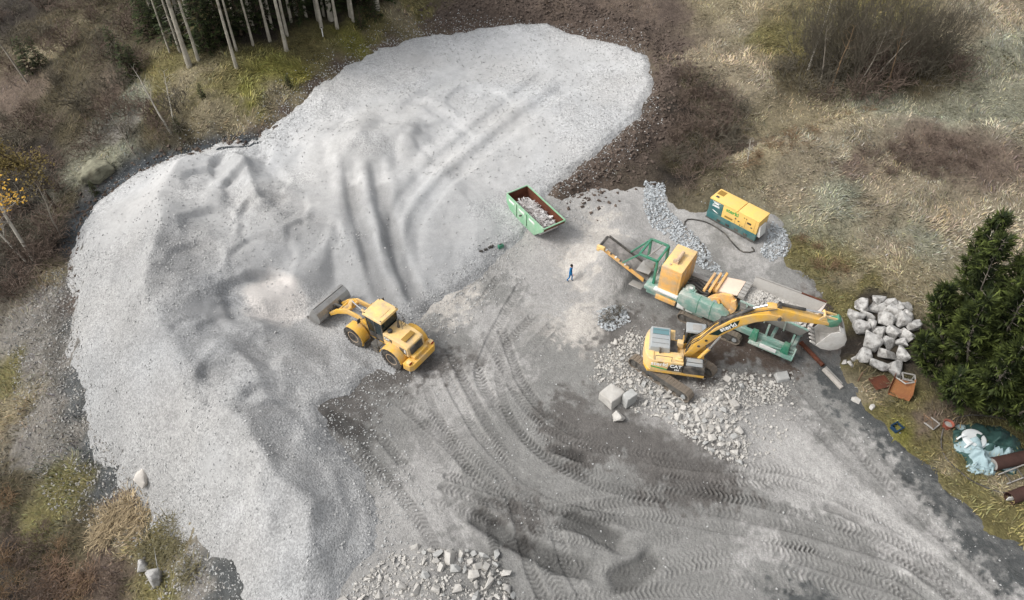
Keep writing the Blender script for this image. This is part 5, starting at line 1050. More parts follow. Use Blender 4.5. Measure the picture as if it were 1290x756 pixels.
# ------------------------------------------------------------------ stones
def hull_mesh(seed, n, sq=(1, .8, .65), rough=0., sub_=0, blocky=False):
    r = np.random.default_rng(seed); q = r.normal(size=(n, 3)); q /= np.linalg.norm(q, axis=1)[:, None]; q *= r.uniform(.82, 1.0, (n, 1)); q = np.sign(q)*np.abs(q)**.8; q *= np.array(sq)
    if blocky: q = np.array([[a_, b2, c_] for a_ in (-1, 1) for b2 in (-1, 1) for c_ in (-1, 1)])*np.array(sq)*r.uniform(.62, .92, (8, 3)); q = np.vstack([q, r.uniform(-.8, .8, (3, 3))*np.array(sq)])
    bm = bmesh.new(); vs = [bm.verts.new(p) for p in q]; g = bmesh.ops.convex_hull(bm, input=vs); bmesh.ops.delete(bm, geom=[v for v in bm.verts if not v.link_faces], context='VERTS')
    if sub_:
        bmesh.ops.bevel(bm, geom=bm.edges[:], offset=.05, segments=1, affect='EDGES'); bmesh.ops.triangulate(bm, faces=bm.faces)
        bmesh.ops.subdivide_edges(bm, edges=bm.edges[:], cuts=sub_, use_grid_fill=True)
        for v in bm.verts: k = v.co; s_ = float(fbm(k.x*2.6+seed*3.1, k.y*2.6+k.z*1.9, seed % 40, 3)); v.co = k*(1+rough*s_)
    me = bpy.data.meshes.new('stone'); bm.to_mesh(me); bm.free()
    if sub_: me.polygons.foreach_set('use_smooth', np.ones(len(me.polygons), bool)); me.set_sharp_from_angle(angle=R(28))
    return me
M_stone = mat('pale rubble', S(182,179,173), .9, var=.22, vscale=4, dirt=S(140,134,126), damt=.35, dscale=2., bump=.25, bscale=14)
M_stone2 = mat('cool rubble', S(164,164,161), .9, var=.22, vscale=4, dirt=S(132,130,126), damt=.35, dscale=2., bump=.25, bscale=14)
M_bould = mat('grey boulder', S(182,180,176), .9, var=.30, vscale=3.2, dirt=S(90,86,82), damt=.65, dscale=2.2, bump=.5, bscale=6)
smesh = []
for k in range(12):
    me = hull_mesh(100+k, 11, (1, random.uniform(.55,.95), random.uniform(.38,.75)), blocky=k == 0); me.materials.append((M_stone, M_stone, M_stone2)[k % 3]); smesh.append(me)
cubes = []
def inside(polypx, n, g):
    pg = np.array([at(*q)[:2] for q in polypx]); lo = pg.min(0); hi = pg.max(0); out = []
    while len(out) < n:
        q = g.uniform(lo, hi, (400, 2)); s = sdist(q[:, 0], q[:, 1], pg); out += [(a[0], a[1], b_) for a, b_ in zip(q, s) if b_ > 0]
    return out[:n]
def scatter_stones(polypx, n, smin, smax, g, gap, label, group, name='rubble_stone', power=2.2, taken=None, sink=.25):
    taken = taken if taken is not None else []; made = 0; tries = 0
    cand = inside(polypx, n*14, g)
    sizes = np.sort(smin+(smax-smin)*g.random(n)**power)[::-1]
    for r in sizes:
        while tries < len(cand):
            x, y, s = cand[tries]; tries += 1
            if all((x-a)**2+(y-b_)**2 > ((r+c)*gap)**2 for a, b_, c in taken): break
        else: break
        taken.append((x, y, r)); me = smesh[int(g.integers(0, 12))]; z = float(surf(x, y)[0])
        o = bpy.data.objects.new(name, me); col.objects.link(o); o.location = (x, y, z+r*(.55-sink)); o.scale = (r, r, r); o.rotation_euler = (g.uniform(-.5,.5), g.uniform(-.5,.5), g.uniform(0, 6.28)); tag(o, label, 'stone', group); made += 1
    return taken
g = np.random.default_rng(11)
EXPILE = [(742,478),(760,440),(790,418),(815,425),(800,462),(868,508),(900,490),(915,468),(965,478),(995,492),(985,506),(945,515),(930,535),(945,560),(938,590),(900,575),(862,550),(838,530),(800,520),(775,490)]
CORE = [(800,475),(868,512),(905,490),(930,510),(925,545),(940,588),(895,572),(862,545),(830,515)]
tk = [(12.0+.0, 31.5, .0)]
tk = scatter_stones(CORE, 120, .14, .42, g, .74, 'angular pale stone in the dense rubble fan below the excavator', 'rubble stones in the fan below the excavator', taken=tk)
tk = scatter_stones(EXPILE, 70, .12, .36, g, .85, 'angular pale stone scattered round the excavator tracks', 'rubble stones round the excavator tracks', taken=tk)
BPILE = [(425,756),(455,728),(490,700),(510,688),(560,690),(600,700),(625,698),(635,725),(650,756),(640,790),(440,790)]
BEDGE = [(540,692),(600,696),(628,700),(648,756),(600,756),(590,720),(555,716)]
tb_ = scatter_stones(BEDGE, 60, .17, .60, g, .72, 'pale angular stone in the crowded right edge of the near rubble pile', 'stones at the right edge of the near rubble pile', power=2.4)
tb_ = scatter_stones(BPILE, 45, .16, .55, g, .9, 'pale angular stone in the loose part of the near rubble pile', 'loose stones of the near rubble pile', taken=tb_)
# named big blocks
def boulder(px, py, r, seed, label, group=None, sq=(1,.85,.75), m=None, sink=.2, rz=None, cat='boulder', name='boulder', dz=0.):
    me = hull_mesh(seed, 13 if seed != 309 else 26, sq, .10 if seed != 309 else .25, 2, blocky=seed in (301, 302, 305)); me.materials.append(m or M_bould); p = at(px, py); zb = min(v.co.z for v in me.vertices)*r
    o = mesh_obj(name, me, None, None, (p.x, p.y, p.z-zb-r*sink+dz), (0, 0, rz if rz is not None else seed*1.7), r); return tag(o, label, cat, group)
boulder(769, 503, .80, 301, 'large flat-topped pale block lying left of the rubble fan', None, (1,.9,.75), M_stone, .15, 2.3)
boulder(791, 508, .66, 302, 'upright grey block leaning against the large flat-topped block', None, (.8,.55,1.0), M_stone2, .1, .6)
boulder(779, 528, .52, 303, 'rounded pale stone lying just below the large flat-topped block', None, (1,.9,.8), M_stone, .15)
boulder(930, 544, .42, 304, 'pale rounded stone lying alone at the right border of the rubble fan', None, (1,.8,.7), M_stone, .15)
boulder(985, 476, .55, 305, 'thin grey slab lying on the dark soil right of the excavator', None, (1,.8,.35), M_stone2, .1)
boulder(178, 605, .95, 306, 'single pale smooth boulder at the lower left foot of the gravel heap', None, (1,.75,.65), mat('pale boulder', S(190,184,176), .85, var=.1, vscale=3, bump=.2, bscale=8), .2)
boulder(196, 733, .85, 307, 'pale pointed boulder among the dry grass in the lower left corner', None, (.75,.65,1.0), M_bould, .2)
boulder(181, 715, .6, 308, 'small mossy boulder beside the pale pointed boulder', None, (.9,.8,.8), M_bould, .2)
boulder(122, 222, 1.7, 309, 'big lichen covered boulder behind the left corner of the gravel heap', None, (1,.85,.6), mat('lichen rock', S(144,142,122), .95, var=.4, vscale=2., dirt=S(70,66,54), damt=.6, bump=.5), .3)
for k, (px, py, r) in enumerate(((1075,452,.35),(1072,460,.42),(1064,457,.3),(1079,505,.4),(1098,513,.35))):
    boulder(px, py, r, 320+k, 'small pale flat stone on the verge below the boulder pile, %s from the left' % WORDS[[2,1,0,3,4][k]], 'flat pale stones on the verge', (1,.7,.45), M_stone, .2, cat='stone', name='flat_stone')
rows = [('top', [(1104,378,.82),(1118,383,.9),(1129,389,.8),(1140,387,.7)]), ('second', [(1085,385,.85),(1091,396,.9),(1105,389,.95),(1122,392,.9),(1141,396,.75)]),
        ('third', [(1075,400,.9),(1113,404,.95),(1131,405,.95),(1148,410,.8)]), ('fourth', [(1082,413,.85),(1097,411,.72),(1107,418,.78),(1123,420,.85),(1139,424,.8)]),
        ('fifth', [(1095,430,1.1),(1116,431,.72),(1132,434,.8)]), ('sixth', [(1088,446,.92),(1116,445,.9),(1135,446,.92)]), ('bottom', [(1105,460,1.0),(1127,464,.95)])]
sd = 400
for rn, lst in rows:
    for k, (px, py, r) in enumerate(lst):
        sd += 1; boulder(px, py+4, r*.86, sd, 'rough grey boulder of the pile beside the spruce, %s row, %s from the left' % (rn, WORDS[k]), 'boulders piled beside the spruce', (1,.88,.85), None, .22, dz=.15 if rn in ('third','fourth') else 0)
# stones too many to count: merged
def merged_stones(pts, sizes, g, name, m, label=None, lift=.3, nb=8):
    base = []
    for k in range(nb):
        me = hull_mesh(700+k, 9, (1,.8,.7)); me.calc_loop_triangles(); V = np.array([v.co for v in me.vertices]); T = np.array([t.vertices for t in me.loop_triangles]); base.append((V, T)); bpy.data.meshes.remove(me)
    Vs = []; Ts = []; off = 0; which = g.integers(0, nb, len(pts))
    for k in range(nb):
        ii = np.where(which == k)[0]
        if not len(ii): continue
        V, T = base[k]; a = g.uniform(0, 6.28, len(ii)); t = g.uniform(-.7, .7, len(ii)); ca, sa, ct, st_ = np.cos(a), np.sin(a), np.cos(t), np.sin(t)
        x = V[None, :, 0]; y = V[None, :, 1]*ct[:, None]-V[None, :, 2]*st_[:, None]; z = V[None, :, 1]*st_[:, None]+V[None, :, 2]*ct[:, None]
        X2 = x*ca[:, None]-y*sa[:, None]; Y2 = x*sa[:, None]+y*ca[:, None]; s_ = sizes[ii][:, None]
        W_ = np.stack([X2*s_+pts[ii, 0:1], Y2*s_+pts[ii, 1:2], z*s_+pts[ii, 2:3]+s_*lift], -1); n = V.shape[0]
        Vs.append(W_.reshape(-1, 3)); Ts.append((T[None]+(np.arange(len(ii))*n)[:, None, None]).reshape(-1, 3)+off); off += len(ii)*n
    me = raw_mesh(name, np.vstack(Vs), np.vstack(Ts), smooth=False); o = mesh_obj(name, me, m); return tag(o, label, None, None, 'stuff')
def pts_in(polypx, n, g, jit=0.):
    q = np.array(inside(polypx, n, g))[:, :2]; return np.column_stack([q, surf(q[:, 0], q[:, 1])])
M_grav = mat('loose gravel', S(168,168,166), .9, var=.3, vscale=2.5); M_gravb = mat('blue grey gravel', S(164,168,170), .9, var=.35, vscale=2.)
p1 = pts_in(EXPILE, 2600, g); p2 = pts_in(BPILE, 1500, g); p3 = pts_in([(740,450),(880,530),(960,600),(1010,520),(1000,470),(900,460),(800,410)], 1200, g)
pp_ = np.vstack([p1, p2, p3]); merged_stones(pp_, .035+.13*g.random(len(pp_))**3, g, 'rubble', M_stone, 'small pale rubble between the larger stones')
p1 = pts_in([(812,228),(838,232),(840,262),(880,300),(905,335),(915,352),(880,335),(850,305),(820,285),(810,262)], 1700, g); p2 = pts_in([(972,280),(992,290),(992,322),(970,330),(958,318)], 500, g); p3 = pts_in([(752,392),(785,385),(795,405),(770,418),(752,410)], 350, g)
pp_ = np.vstack([p1, p2, p3]); merged_stones(pp_, .05+.13*g.random(len(pp_))**2, g, 'coarse_gravel', M_gravb, 'blue grey coarse gravel along the generator pad')
# gravel in the hopper
q = np.column_stack([g.uniform(3.0, 7.35, 1100), g.uniform(-.95, 1.2, 1100)]); zq = 3.22+.35*np.cos((q[:, 1]-.1)*1.1)+.15*fbm(q[:, 0], q[:, 1], 3, 2)-.05*np.abs(q[:, 0]-5)
W_ = np.array([CRM@Vector((a, b_, c)) for (a, b_), c in zip(q, zq)]); merged_stones(W_, .05+.16*g.random(1100)**2, g, 'hopper_stones', M_stone, 'pale broken stone filling the crusher hopper', 0.)
b = MB(); b.prism([(-.75,2.62),(.95,2.62),(1.3,3.3),(.1,3.55),(-1.02,3.28)], 2.95, 7.3, 'x', M=CRM); tag(b.build('hopper_fines', M_stone, None), 'dusty fine stone bedding in the crusher hopper', None, None, 'stuff')
# grains on the heap: coarse at the toes and in streaks
def heap_grains(n, g):
    lo = HEAP.min(0); hi = HEAP.max(0); q = g.uniform(lo, hi, (n*5, 2)); q = q[q[:, 1] > 16]; s = sdist(q[:, 0], q[:, 1], HEAP); dens = np.where(s > -3.0, np.exp(-np.abs(s+.2)/1.0)*1.0+.28*(fbm(q[:, 0]*.2, q[:, 1]*.2, 52, 3) > .05)+.06, 0)*(s > -3.0)
    k = g.random(len(q)) < dens; q = q[k][:n]; return np.column_stack([q, surf(q[:, 0], q[:, 1])])
hg = heap_grains(22000, g); merged_stones(hg, .03+.075*g.random(len(hg))**2.5, g, 'heap_gravel', M_grav, 'loose stones lying on and around the gravel heap')
# scattered bits on yard and bare slopes
q = g.uniform([-14, 17], [32, 52], (9000, 2)); s = sdist(q[:, 0], q[:, 1], YARD); sh = sdist(q[:, 0], q[:, 1], HEAP); k = (s > -.5) & (sh < .3) & (g.random(len(q)) < .25+.6*(fbm(q[:, 0]*.25, q[:, 1]*.25, 57, 3) > .2)); q = q[k]
pt = np.column_stack([q, surf(q[:, 0], q[:, 1])]); merged_stones(pt, .02+.07*g.random(len(pt))**4, g, 'yard_gravel', M_grav, 'loose grit strewn over the dirt yard')
# ------------------------------------------------------------------ vegetation tools
def pixel(x, y, z):
    dx = x; dy = y; dz = z-CAMH; dep = dy*_F[1]+dz*_F[2]; return 645+FPX*dx/dep, 378-FPX*(dy*_U[1]+dz*_U[2])/dep
def blades(root, az, lean, L, wd, curl, C):
    """grass blades or needle sprays: arrays -> verts, faces, colours (two joints each)"""
    n = len(root); d = np.stack([np.cos(az)*np.sin(lean), np.sin(az)*np.sin(lean), np.cos(lean)], 1); sd2 = np.stack([-np.sin(az), np.cos(az), np.zeros(n)], 1)*wd[:, None]*.5
    l2 = lean+curl; d2 = np.stack([np.cos(az)*np.sin(l2), np.sin(az)*np.sin(l2), np.cos(l2)], 1); mid = root+d*(L*.55)[:, None]; tip = mid+d2*(L*.45)[:, None]
    V = np.stack([root-sd2*.7, root+sd2*.7, mid+sd2, mid-sd2, tip], 1).reshape(-1, 3); k = (np.arange(n)*5)[:, None]
    F_ = np.concatenate([k+np.array([0,1,2]), k+np.array([0,2,3]), k+np.array([3,2,4])], 0); return V, F_, np.repeat(RGBA(C), 5, 0)
def segs_mesh(name, segs, n=3):
    """tapered twigs: rows p0(3) p1(3) r0 r1"""
    S_ = np.array(segs); p0 = S_[:, :3]; p1 = S_[:, 3:6]; d = p1-p0; d /= np.linalg.norm(d, axis=1)[:, None]+1e-9
    up = np.where(np.abs(d[:, 2:3]) > .9, np.array([[1., 0, 0]]), np.array([[0, 0, 1.]])); a = np.cross(d, up); a /= np.linalg.norm(a, axis=1)[:, None]+1e-9; b_ = np.cross(d, a); V = []
    for k in range(n): c, s = math.cos(2*math.pi*k/n), math.sin(2*math.pi*k/n); V += [p0+(a*c+b_*s)*S_[:, 6:7], p1+(a*c+b_*s)*S_[:, 7:8]]
    V = np.stack(V, 1).reshape(-1, 3); k0 = (np.arange(len(S_))*2*n)[:, None]; F_ = np.concatenate([k0+np.array([2*k, 2*((k+1) % n), 2*((k+1) % n)+1, 2*k+1]) for k in range(n)], 0)
    return raw_mesh(name, V, F_)
def skeleton(g, base, d, L, r, depth, segs, ends, spread=.6, up=.15, nb=(2, 4), wig=.15, minr=.006):
    """branching limbs"""
    p = np.array(base, float); d = np.array(d, float); n = 4 if depth > 1 else 2
    for i in range(n):
        d = d+g.normal(0, wig, 3)+np.array([0, 0, up*.3]); d /= np.linalg.norm(d); q = p+d*L/n; r1 = max(r*.82, minr); segs.append((*p, *q, r, r1)); p = q; r = r1
        if depth > 0 and i >= 1:
            for _ in range(int(g.integers(*nb))):
                s = g.normal(0, 1, 3); s -= d*(s@d); s /= np.linalg.norm(s)+1e-9; dd = d*(1-spread)+s*spread+np.array([0, 0, up]); skeleton(g, p, dd/np.linalg.norm(dd), L*g.uniform(.45, .68), r*.55, depth-1, segs, ends, spread, up, nb, wig, minr)
    ends.append(p)
M_bark = mat('grey bark', S(150,142,130), .9, var=.25, vscale=5, dirt=S(90,82,72), damt=.5); M_barkp = mat('pale bark', S(186,180,168), .85, var=.18, vscale=5, dirt=S(110,102,92), damt=.4)
M_trunk = mat('trunk bark', S(172,166,152), .9, var=.2, vscale=3, dirt=S(88,82,70), damt=.5)
M_barkd = mat('dark bark', S(84,72,60), .95, var=.25, vscale=6); M_twig = mat('brown twigs', S(106,92,82), .95, var=.25, vscale=.8); M_twigg = mat('grey brown twigs', S(96,90,78), .95, var=.25, vscale=.8); M_twigp = mat('straw twigs', S(128,106,82), .95, var=.25, vscale=.8)
def mat_leaf(name, trans=.25):
    m = mat(name, rough=.75, var=.18, vscale=1.2, attr='soil', spec=.2); b_ = m.node_tree.nodes['Principled BSDF']; return m
M_grass = mat_leaf('grass blades'); M_need = mat_leaf('needles'); M_yleaf = mat_leaf('yellow leaves')
# ------------------------------------------------------------------ grass
g = np.random.default_rng(21); N = 760000
q = g.uniform([-72, 9], [72, 112], (N, 2)); z0_ = surf(q[:, 0], q[:, 1]); px_, py_ = pixel(q[:, 0], q[:, 1], z0_); ok = (px_ > -60) & (px_ < 1350) & (py_ > -60) & (py_ < 820); q = q[ok]; z0_ = z0_[ok]
s1 = sdist(q[:, 0], q[:, 1], HEAP); s2 = sdist(q[:, 0], q[:, 1], YARD); C, vg = classes(q[:, 0], q[:, 1], GC)
pch = fbm(q[:, 0]*.35, q[:, 1]*.35, 6, 3); ok = (s1 < -.5-.6*g.random(len(q))) & (s2 < -.1-.5*g.random(len(q))) & (g.random(len(q)) < vg*(.78+.7*pch)*(.8+.2*(q[:, 1] < 60))); q = q[ok]; C = C[ok]; z0_ = z0_[ok]; pch = pch[ok]; n = len(q)
az = 2.2*math.pi*fbm(q[:, 0]*.1, q[:, 1]*.1, 8, 2)+3.0*fbm(q[:, 0]*.6, q[:, 1]*.6, 10, 3)+g.normal(0, .6, n)-1.2; lean = g.uniform(.5, 1.45, n); L = g.uniform(.25, .65, n)*(.9+.4*pch)
tone = np.clip(g.normal(1.16, .32, n), .4, 1.8)*(1+.6*fbm(q[:, 0]*.9, q[:, 1]*.9, 15, 3)+.45*fbm(q[:, 0]*.28, q[:, 1]*.28, 26, 3)); hue = fbm(q[:, 0]*.25+40, q[:, 1]*.25, 30, 3)[:, None]; C = C*(1+np.array([[.14, .03, -.06]])*hue); td, tsv, tsu = pline(q[:, 0], q[:, 1], TERR); crest = np.exp(-((tsv+.6)/.8)**2)*(td < 4)*(tsu > 1); C = C*(1+.6*crest)[:, None]; C = C*tone[:, None]*np.stack([1+.06*g.normal(size=n), np.ones(n), 1+.10*g.normal(size=n)], 1)  # paler dry grass on the crest, also standing in for relief shading
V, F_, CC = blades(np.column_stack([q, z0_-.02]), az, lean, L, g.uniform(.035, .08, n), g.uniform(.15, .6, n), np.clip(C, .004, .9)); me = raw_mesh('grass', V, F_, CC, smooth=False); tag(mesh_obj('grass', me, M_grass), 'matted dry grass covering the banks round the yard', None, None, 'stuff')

# straw tussocks on the lower left bank and by the slope foot
def tussock(px, py, n, L, spread, colr, label, group):
    p = at(px, py); r = np.column_stack([g.normal(0, spread, n), g.normal(0, spread, n)]); zz = surf(r[:, 0]+p.x, r[:, 1]+p.y)-p.z; a = np.arctan2(r[:, 1], r[:, 0])+g.normal(0, .6, n); a = np.where(g.random(n) < .5, -1.9+g.normal(0, .4, n), a)
    Cc = np.array(colr[:3])[None]*np.clip(g.normal(1.1, .3, n), .4, 2)[:, None]; V, F_, CC = blades(np.column_stack([r, zz-.03]), a, g.uniform(.3, 1.15, n), L*g.uniform(.6, 1.15, n), np.full(n, .04), g.uniform(.3, .9, n), Cc)
    o = mesh_obj('grass_tussock', raw_mesh('tussock', V, F_, CC, smooth=False), M_grass, None, p); tag(o, label, 'grass tussock', group)
for k, (px, py, L) in enumerate(((150,650,1.5),(165,640,1.4),(140,668,1.3),(128,675,1.2),(175,655,1.2),(215,668,1.0),(225,690,.9),(190,690,1.0),(205,700,.9),(240,720,.9),(110,730,1.3),(85,740,1.3),(70,720,1.2),(60,750,1.3))):
    tussock(px, py, 260, L*.72, .42, S(158,142,114) if k < 5 else S(106,100,74) if k < 10 else S(112,92,76), ('pale straw grass tussock hanging below the single pale boulder' if k < 5 else 'olive grass tussock beside the pale pointed boulder' if k < 10 else 'rusty brown grass tussock in the bottom left corner'), ('pale straw tussocks','olive tussocks','rusty tussocks')[0 if k < 5 else 1 if k < 10 else 2])
# ------------------------------------------------------------------ leafless shrubs
def shrub_mesh(seed, h, wd, nst, depth=2, r=.02, spread=.55, nb=(2, 4), minr=.007):
    gg = np.random.default_rng(seed); segs = []; ends = []
    for k in range(nst):
        a = gg.uniform(0, 6.28); t = abs(gg.normal(0, .45))*wd/h+.08; d = np.array([math.cos(a)*math.sin(t), math.sin(a)*math.sin(t), math.cos(t)]); skeleton(gg, (gg.normal(0, .12*wd), gg.normal(0, .12*wd), -.1), d, h*gg.uniform(.55, .8), r*gg.uniform(.7, 1.1), depth, segs, ends, spread, .12, nb, .14, minr)
    return segs_mesh('twigs', segs)
shr = [shrub_mesh(k, 1.0, 1.3, 12, 2, .020, nb=(1, 4), minr=.0085) for k in range(4)]; shr_big = [shrub_mesh(20+k, 1.0, .9, 6, 3, .010, .42, nb=(1, 4), minr=.0026) for k in range(3)]
mv = {}
def shrub(px, py, h, m, label, group, big=False, wide=1.0):
    lst = shr_big if big else shr; i = int(g.integers(0, len(lst))); key = (big, i, m.name)
    if key not in mv: c = lst[i].copy(); c.materials.append(m); mv[key] = c
    p = at(px, py); o = mesh_obj('shrub', mv[key], None, None, (p.x, p.y, p.z-.05), (0, 0, g.uniform(0, 6.28)), (h*wide, h*wide, h)); tag(o, label, 'shrub', group)
def region(polypx, n, gap):
    pg = np.array(polypx, float); out = []; t = 0
    while len(out) < n and t < 4000:
        t += 1; q_ = g.uniform(pg.min(0), pg.max(0)); 
        if sdist(q_[None, 0], q_[None, 1], pg)[0] > 0 and all(math.hypot(q_[0]-a, (q_[1]-b_)*1.5) > gap for a, b_ in out): out.append((float(q_[0]), float(q_[1])))
    return out
for px, py in region([(0,0),(190,0),(180,70),(200,110),(240,150),(240,172),(160,190),(100,200),(85,290),(40,360),(0,390)], 62, 19): shrub(px, py, g.uniform(1.3, 2.6), M_twig if g.random() < .6 else M_twigg, 'leafless brown shrub in the thicket on the left bank', 'shrubs of the left thicket', wide=1.2)
for px, py in region([(0,600),(60,650),(110,690),(150,720),(150,756),(0,756)], 16, 22): shrub(px, py, g.uniform(.9, 1.6), M_twig if g.random() < .6 else M_twigp, 'leafless brown shrub in the bottom left corner', 'shrubs of the bottom left corner', wide=1.2)
for px, py in region([(860,90),(890,110),(925,130),(950,180),(930,205),(880,225),(850,235),(845,190),(862,150)], 26, 13): shrub(px, py, g.uniform(1.2, 2.1), M_twig if g.random() < .7 else M_twigg, 'leafless brown shrub in the thicket beside the dark soil bank', 'shrubs beside the soil bank', wide=1.25)
for px, py in region([(1070,185),(1110,170),(1180,180),(1250,185),(1260,215),(1190,225),(1120,220)], 15, 19): shrub(px, py, g.uniform(.7, 1.2), M_twig, 'low brown bramble on the slope above the spruce', 'low brambles on the right slope', wide=1.6)
for px, py in region([(985,95),(1020,60),(1150,50),(1200,80),(1215,120),(1160,115),(1090,125),(1040,130),(1000,120)], 22, 19): shrub(px, py, g.uniform(1.6, 2.8), M_twigg if g.random() < .6 else M_twig, 'dense leafless shrub at the foot of the upper right copse', 'shrubs at the foot of the copse', wide=1.2)
for px, py in region([(1000,295),(1050,320),(1080,350),(1040,345),(1000,315)], 6, 14): shrub(px, py, g.uniform(.5, .8), M_twigp, 'low straw coloured shrub on the bank right of the generator', 'low shrubs right of the generator', wide=1.5)
for px, py in ((955,196),(975,186),(998,176),(1022,166),(1046,156),(1070,148),(1094,142),(940,206)): shrub(px, py, g.uniform(.6, 1.0), M_twigp, 'low straw coloured shrub behind the grassy ridge above the generator', 'low shrubs behind the grassy ridge', wide=1.7)
for px, py in ((770,398),(762,404),(778,392)): shrub(px, py, .55, M_twigg, 'small grey twig heap on the yard left of the crusher', 'twig heaps on the yard', wide=1.6)
for k, (px, py, h) in enumerate(((1010,92,6.5),(1040,95,8),(1055,100,7.5),(1070,92,9),(1088,105,8),(1105,98,8.5),(1125,95,7.5),(1150,92,7),(1172,85,6.5))):
    shrub(px, py, h, M_twigg, 'tall leafless multi-stemmed tree of the upper right copse, %s from the left' % WORDS[k], 'trees of the upper right copse', True, .62)
    o = [x for x in bpy.data.objects if x.name.startswith('shrub')][-1]
for o in list(bpy.data.objects):
    if o.get('group') == 'trees of the upper right copse': o.name = 'bare_tree'; o['category'] = 'tree'
# pale thin bare trees
def bare_tree(px, py, h, r, seed, m, label, lean=(0, 0), depth=3, leaves=0, lcol=None, spread=.5, first=.3, leafsize=.10, zone=None):
    gg = np.random.default_rng(seed); p = at(px, py); o = thing('bare_tree', label, 'tree', p); segs = []; ends = []; q_ = np.array([0, 0, -.15]); d = np.array([lean[0], lean[1], 1.]); d /= np.linalg.norm(d); n = 9; rr = r
    tr = [tuple(q_)]; rs_ = [r]
    for i in range(n):
        d = d+gg.normal(0, .05, 3); d /= np.linalg.norm(d); q_ = q_+d*h/n; rr = r*(1-.88*(i+1)/n)+.012; tr.append(tuple(q_)); rs_.append(rr)
        if i/n >= first:
            for _ in range(int(gg.integers(1, 4))):
                s = gg.normal(0, 1, 3); s -= d*(s@d); s /= np.linalg.norm(s); dd = d*.45+s*.75+np.array([0, 0, .2]); skeleton(gg, q_, dd/np.linalg.norm(dd), h*gg.uniform(.16, .3)*(1.15-i/n), rr*.5, depth-1, segs, ends, spread, .12, (1, 3), .12, .008)
    b = MB(); b.tube(tr, rs_, 8); b.build('trunk', m, o); me = segs_mesh('branches', segs); mesh_obj('branches', me, m, o)
    if leaves:
        E_ = np.array(ends); E_ = E_ if zone is None else E_[zone(E_)]; k = gg.integers(0, len(E_), leaves); pt = E_[k]+gg.normal(0, .22, (leaves, 3)); Cc = np.array(lcol[:3])[None]*np.clip(gg.normal(1, .3, leaves), .4, 1.8)[:, None]
        V, F_, CC = blades(pt, gg.uniform(0, 6.28, leaves), gg.uniform(.3, 2.8, leaves), np.full(leaves, leafsize*1.6), np.full(leaves, leafsize), gg.uniform(-.5, .5, leaves), Cc); mesh_obj('leaves', raw_mesh('leaves', V, F_, CC, smooth=False), M_yleaf, o)
    return o
bare_tree(42, 327, 9, .17, 1, M_barkp, 'pale barked birch with a few yellow leaves at the left edge', (-.05, 0), 3, 420, S(190,150,62), leafsize=.16, zone=lambda E_: E_[:, 2] > 5.0)
bare_tree(34, 330, 6.5, .10, 2, M_barkp, 'thin pale birch leaning left beside the larger birch', (-.28, .05), 3)
bare_tree(78, 300, 6.0, .08, 3, M_bark, 'thin grey tree standing behind the larger birch', (.0, .1), 3)
bare_tree(70, 262, 8.5, .14, 4, M_barkd, 'bushy tree full of golden autumn leaves above the left birch', (-.05, 0), 4, 1900, S(116,102,60), leafsize=.12, first=.3, spread=.6)
bare_tree(28, 262, 8.0, .13, 8, M_barkd, 'golden leaved autumn tree at the left edge of the photo', (.0, 0), 4, 1500, S(120,102,58), leafsize=.12, first=.35, spread=.6)
bare_tree(216, 168, 6.5, .09, 5, M_barkp, 'slender pale dead tree leaning left above the heap corner', (-.22, .1), 2, first=.35)
bare_tree(222, 166, 5.5, .06, 6, M_barkp, 'thin whip of a tree beside the slender pale dead tree', (-.12, .2), 2, first=.4)
bare_tree(34, 104, 7.5, .10, 7, M_bark, 'grey leaning bare tree in the upper left thicket', (-.3, .2), 2, first=.45)
bare_tree(170, 195, 4.5, .05, 9, M_bark, 'thin grey sapling just behind the left heap edge', (-.2, .1), 2, first=.4)
bare_tree(942, 205, 2.6, .06, 10, M_barkp, 'small pale dead sapling on the bank above the generator', (-.1, 0), 3, first=.25)
bare_tree(1018, 88, 7, .10, 12, M_barkp, 'pale stemmed birch at the left end of the upper right copse', (.05, 0), 3, first=.45)
bare_tree(1100, 100, 6.5, .08, 13, M_bark, 'pale slanting stem in front of the upper right copse', (.25, 0), 3, first=.45)
for k, (px, py, h) in enumerate(((1034,104,6.5),(1048,112,7),(1076,114,6.5),(1118,112,6.5))): bare_tree(px, py, h, .075, 40+k, M_twigp if k % 2 else M_bark, 'thin pale stem standing in front of the upper right copse, %s from the left' % WORDS[k], (.12*(k % 3-1), 0), 2, first=.5)
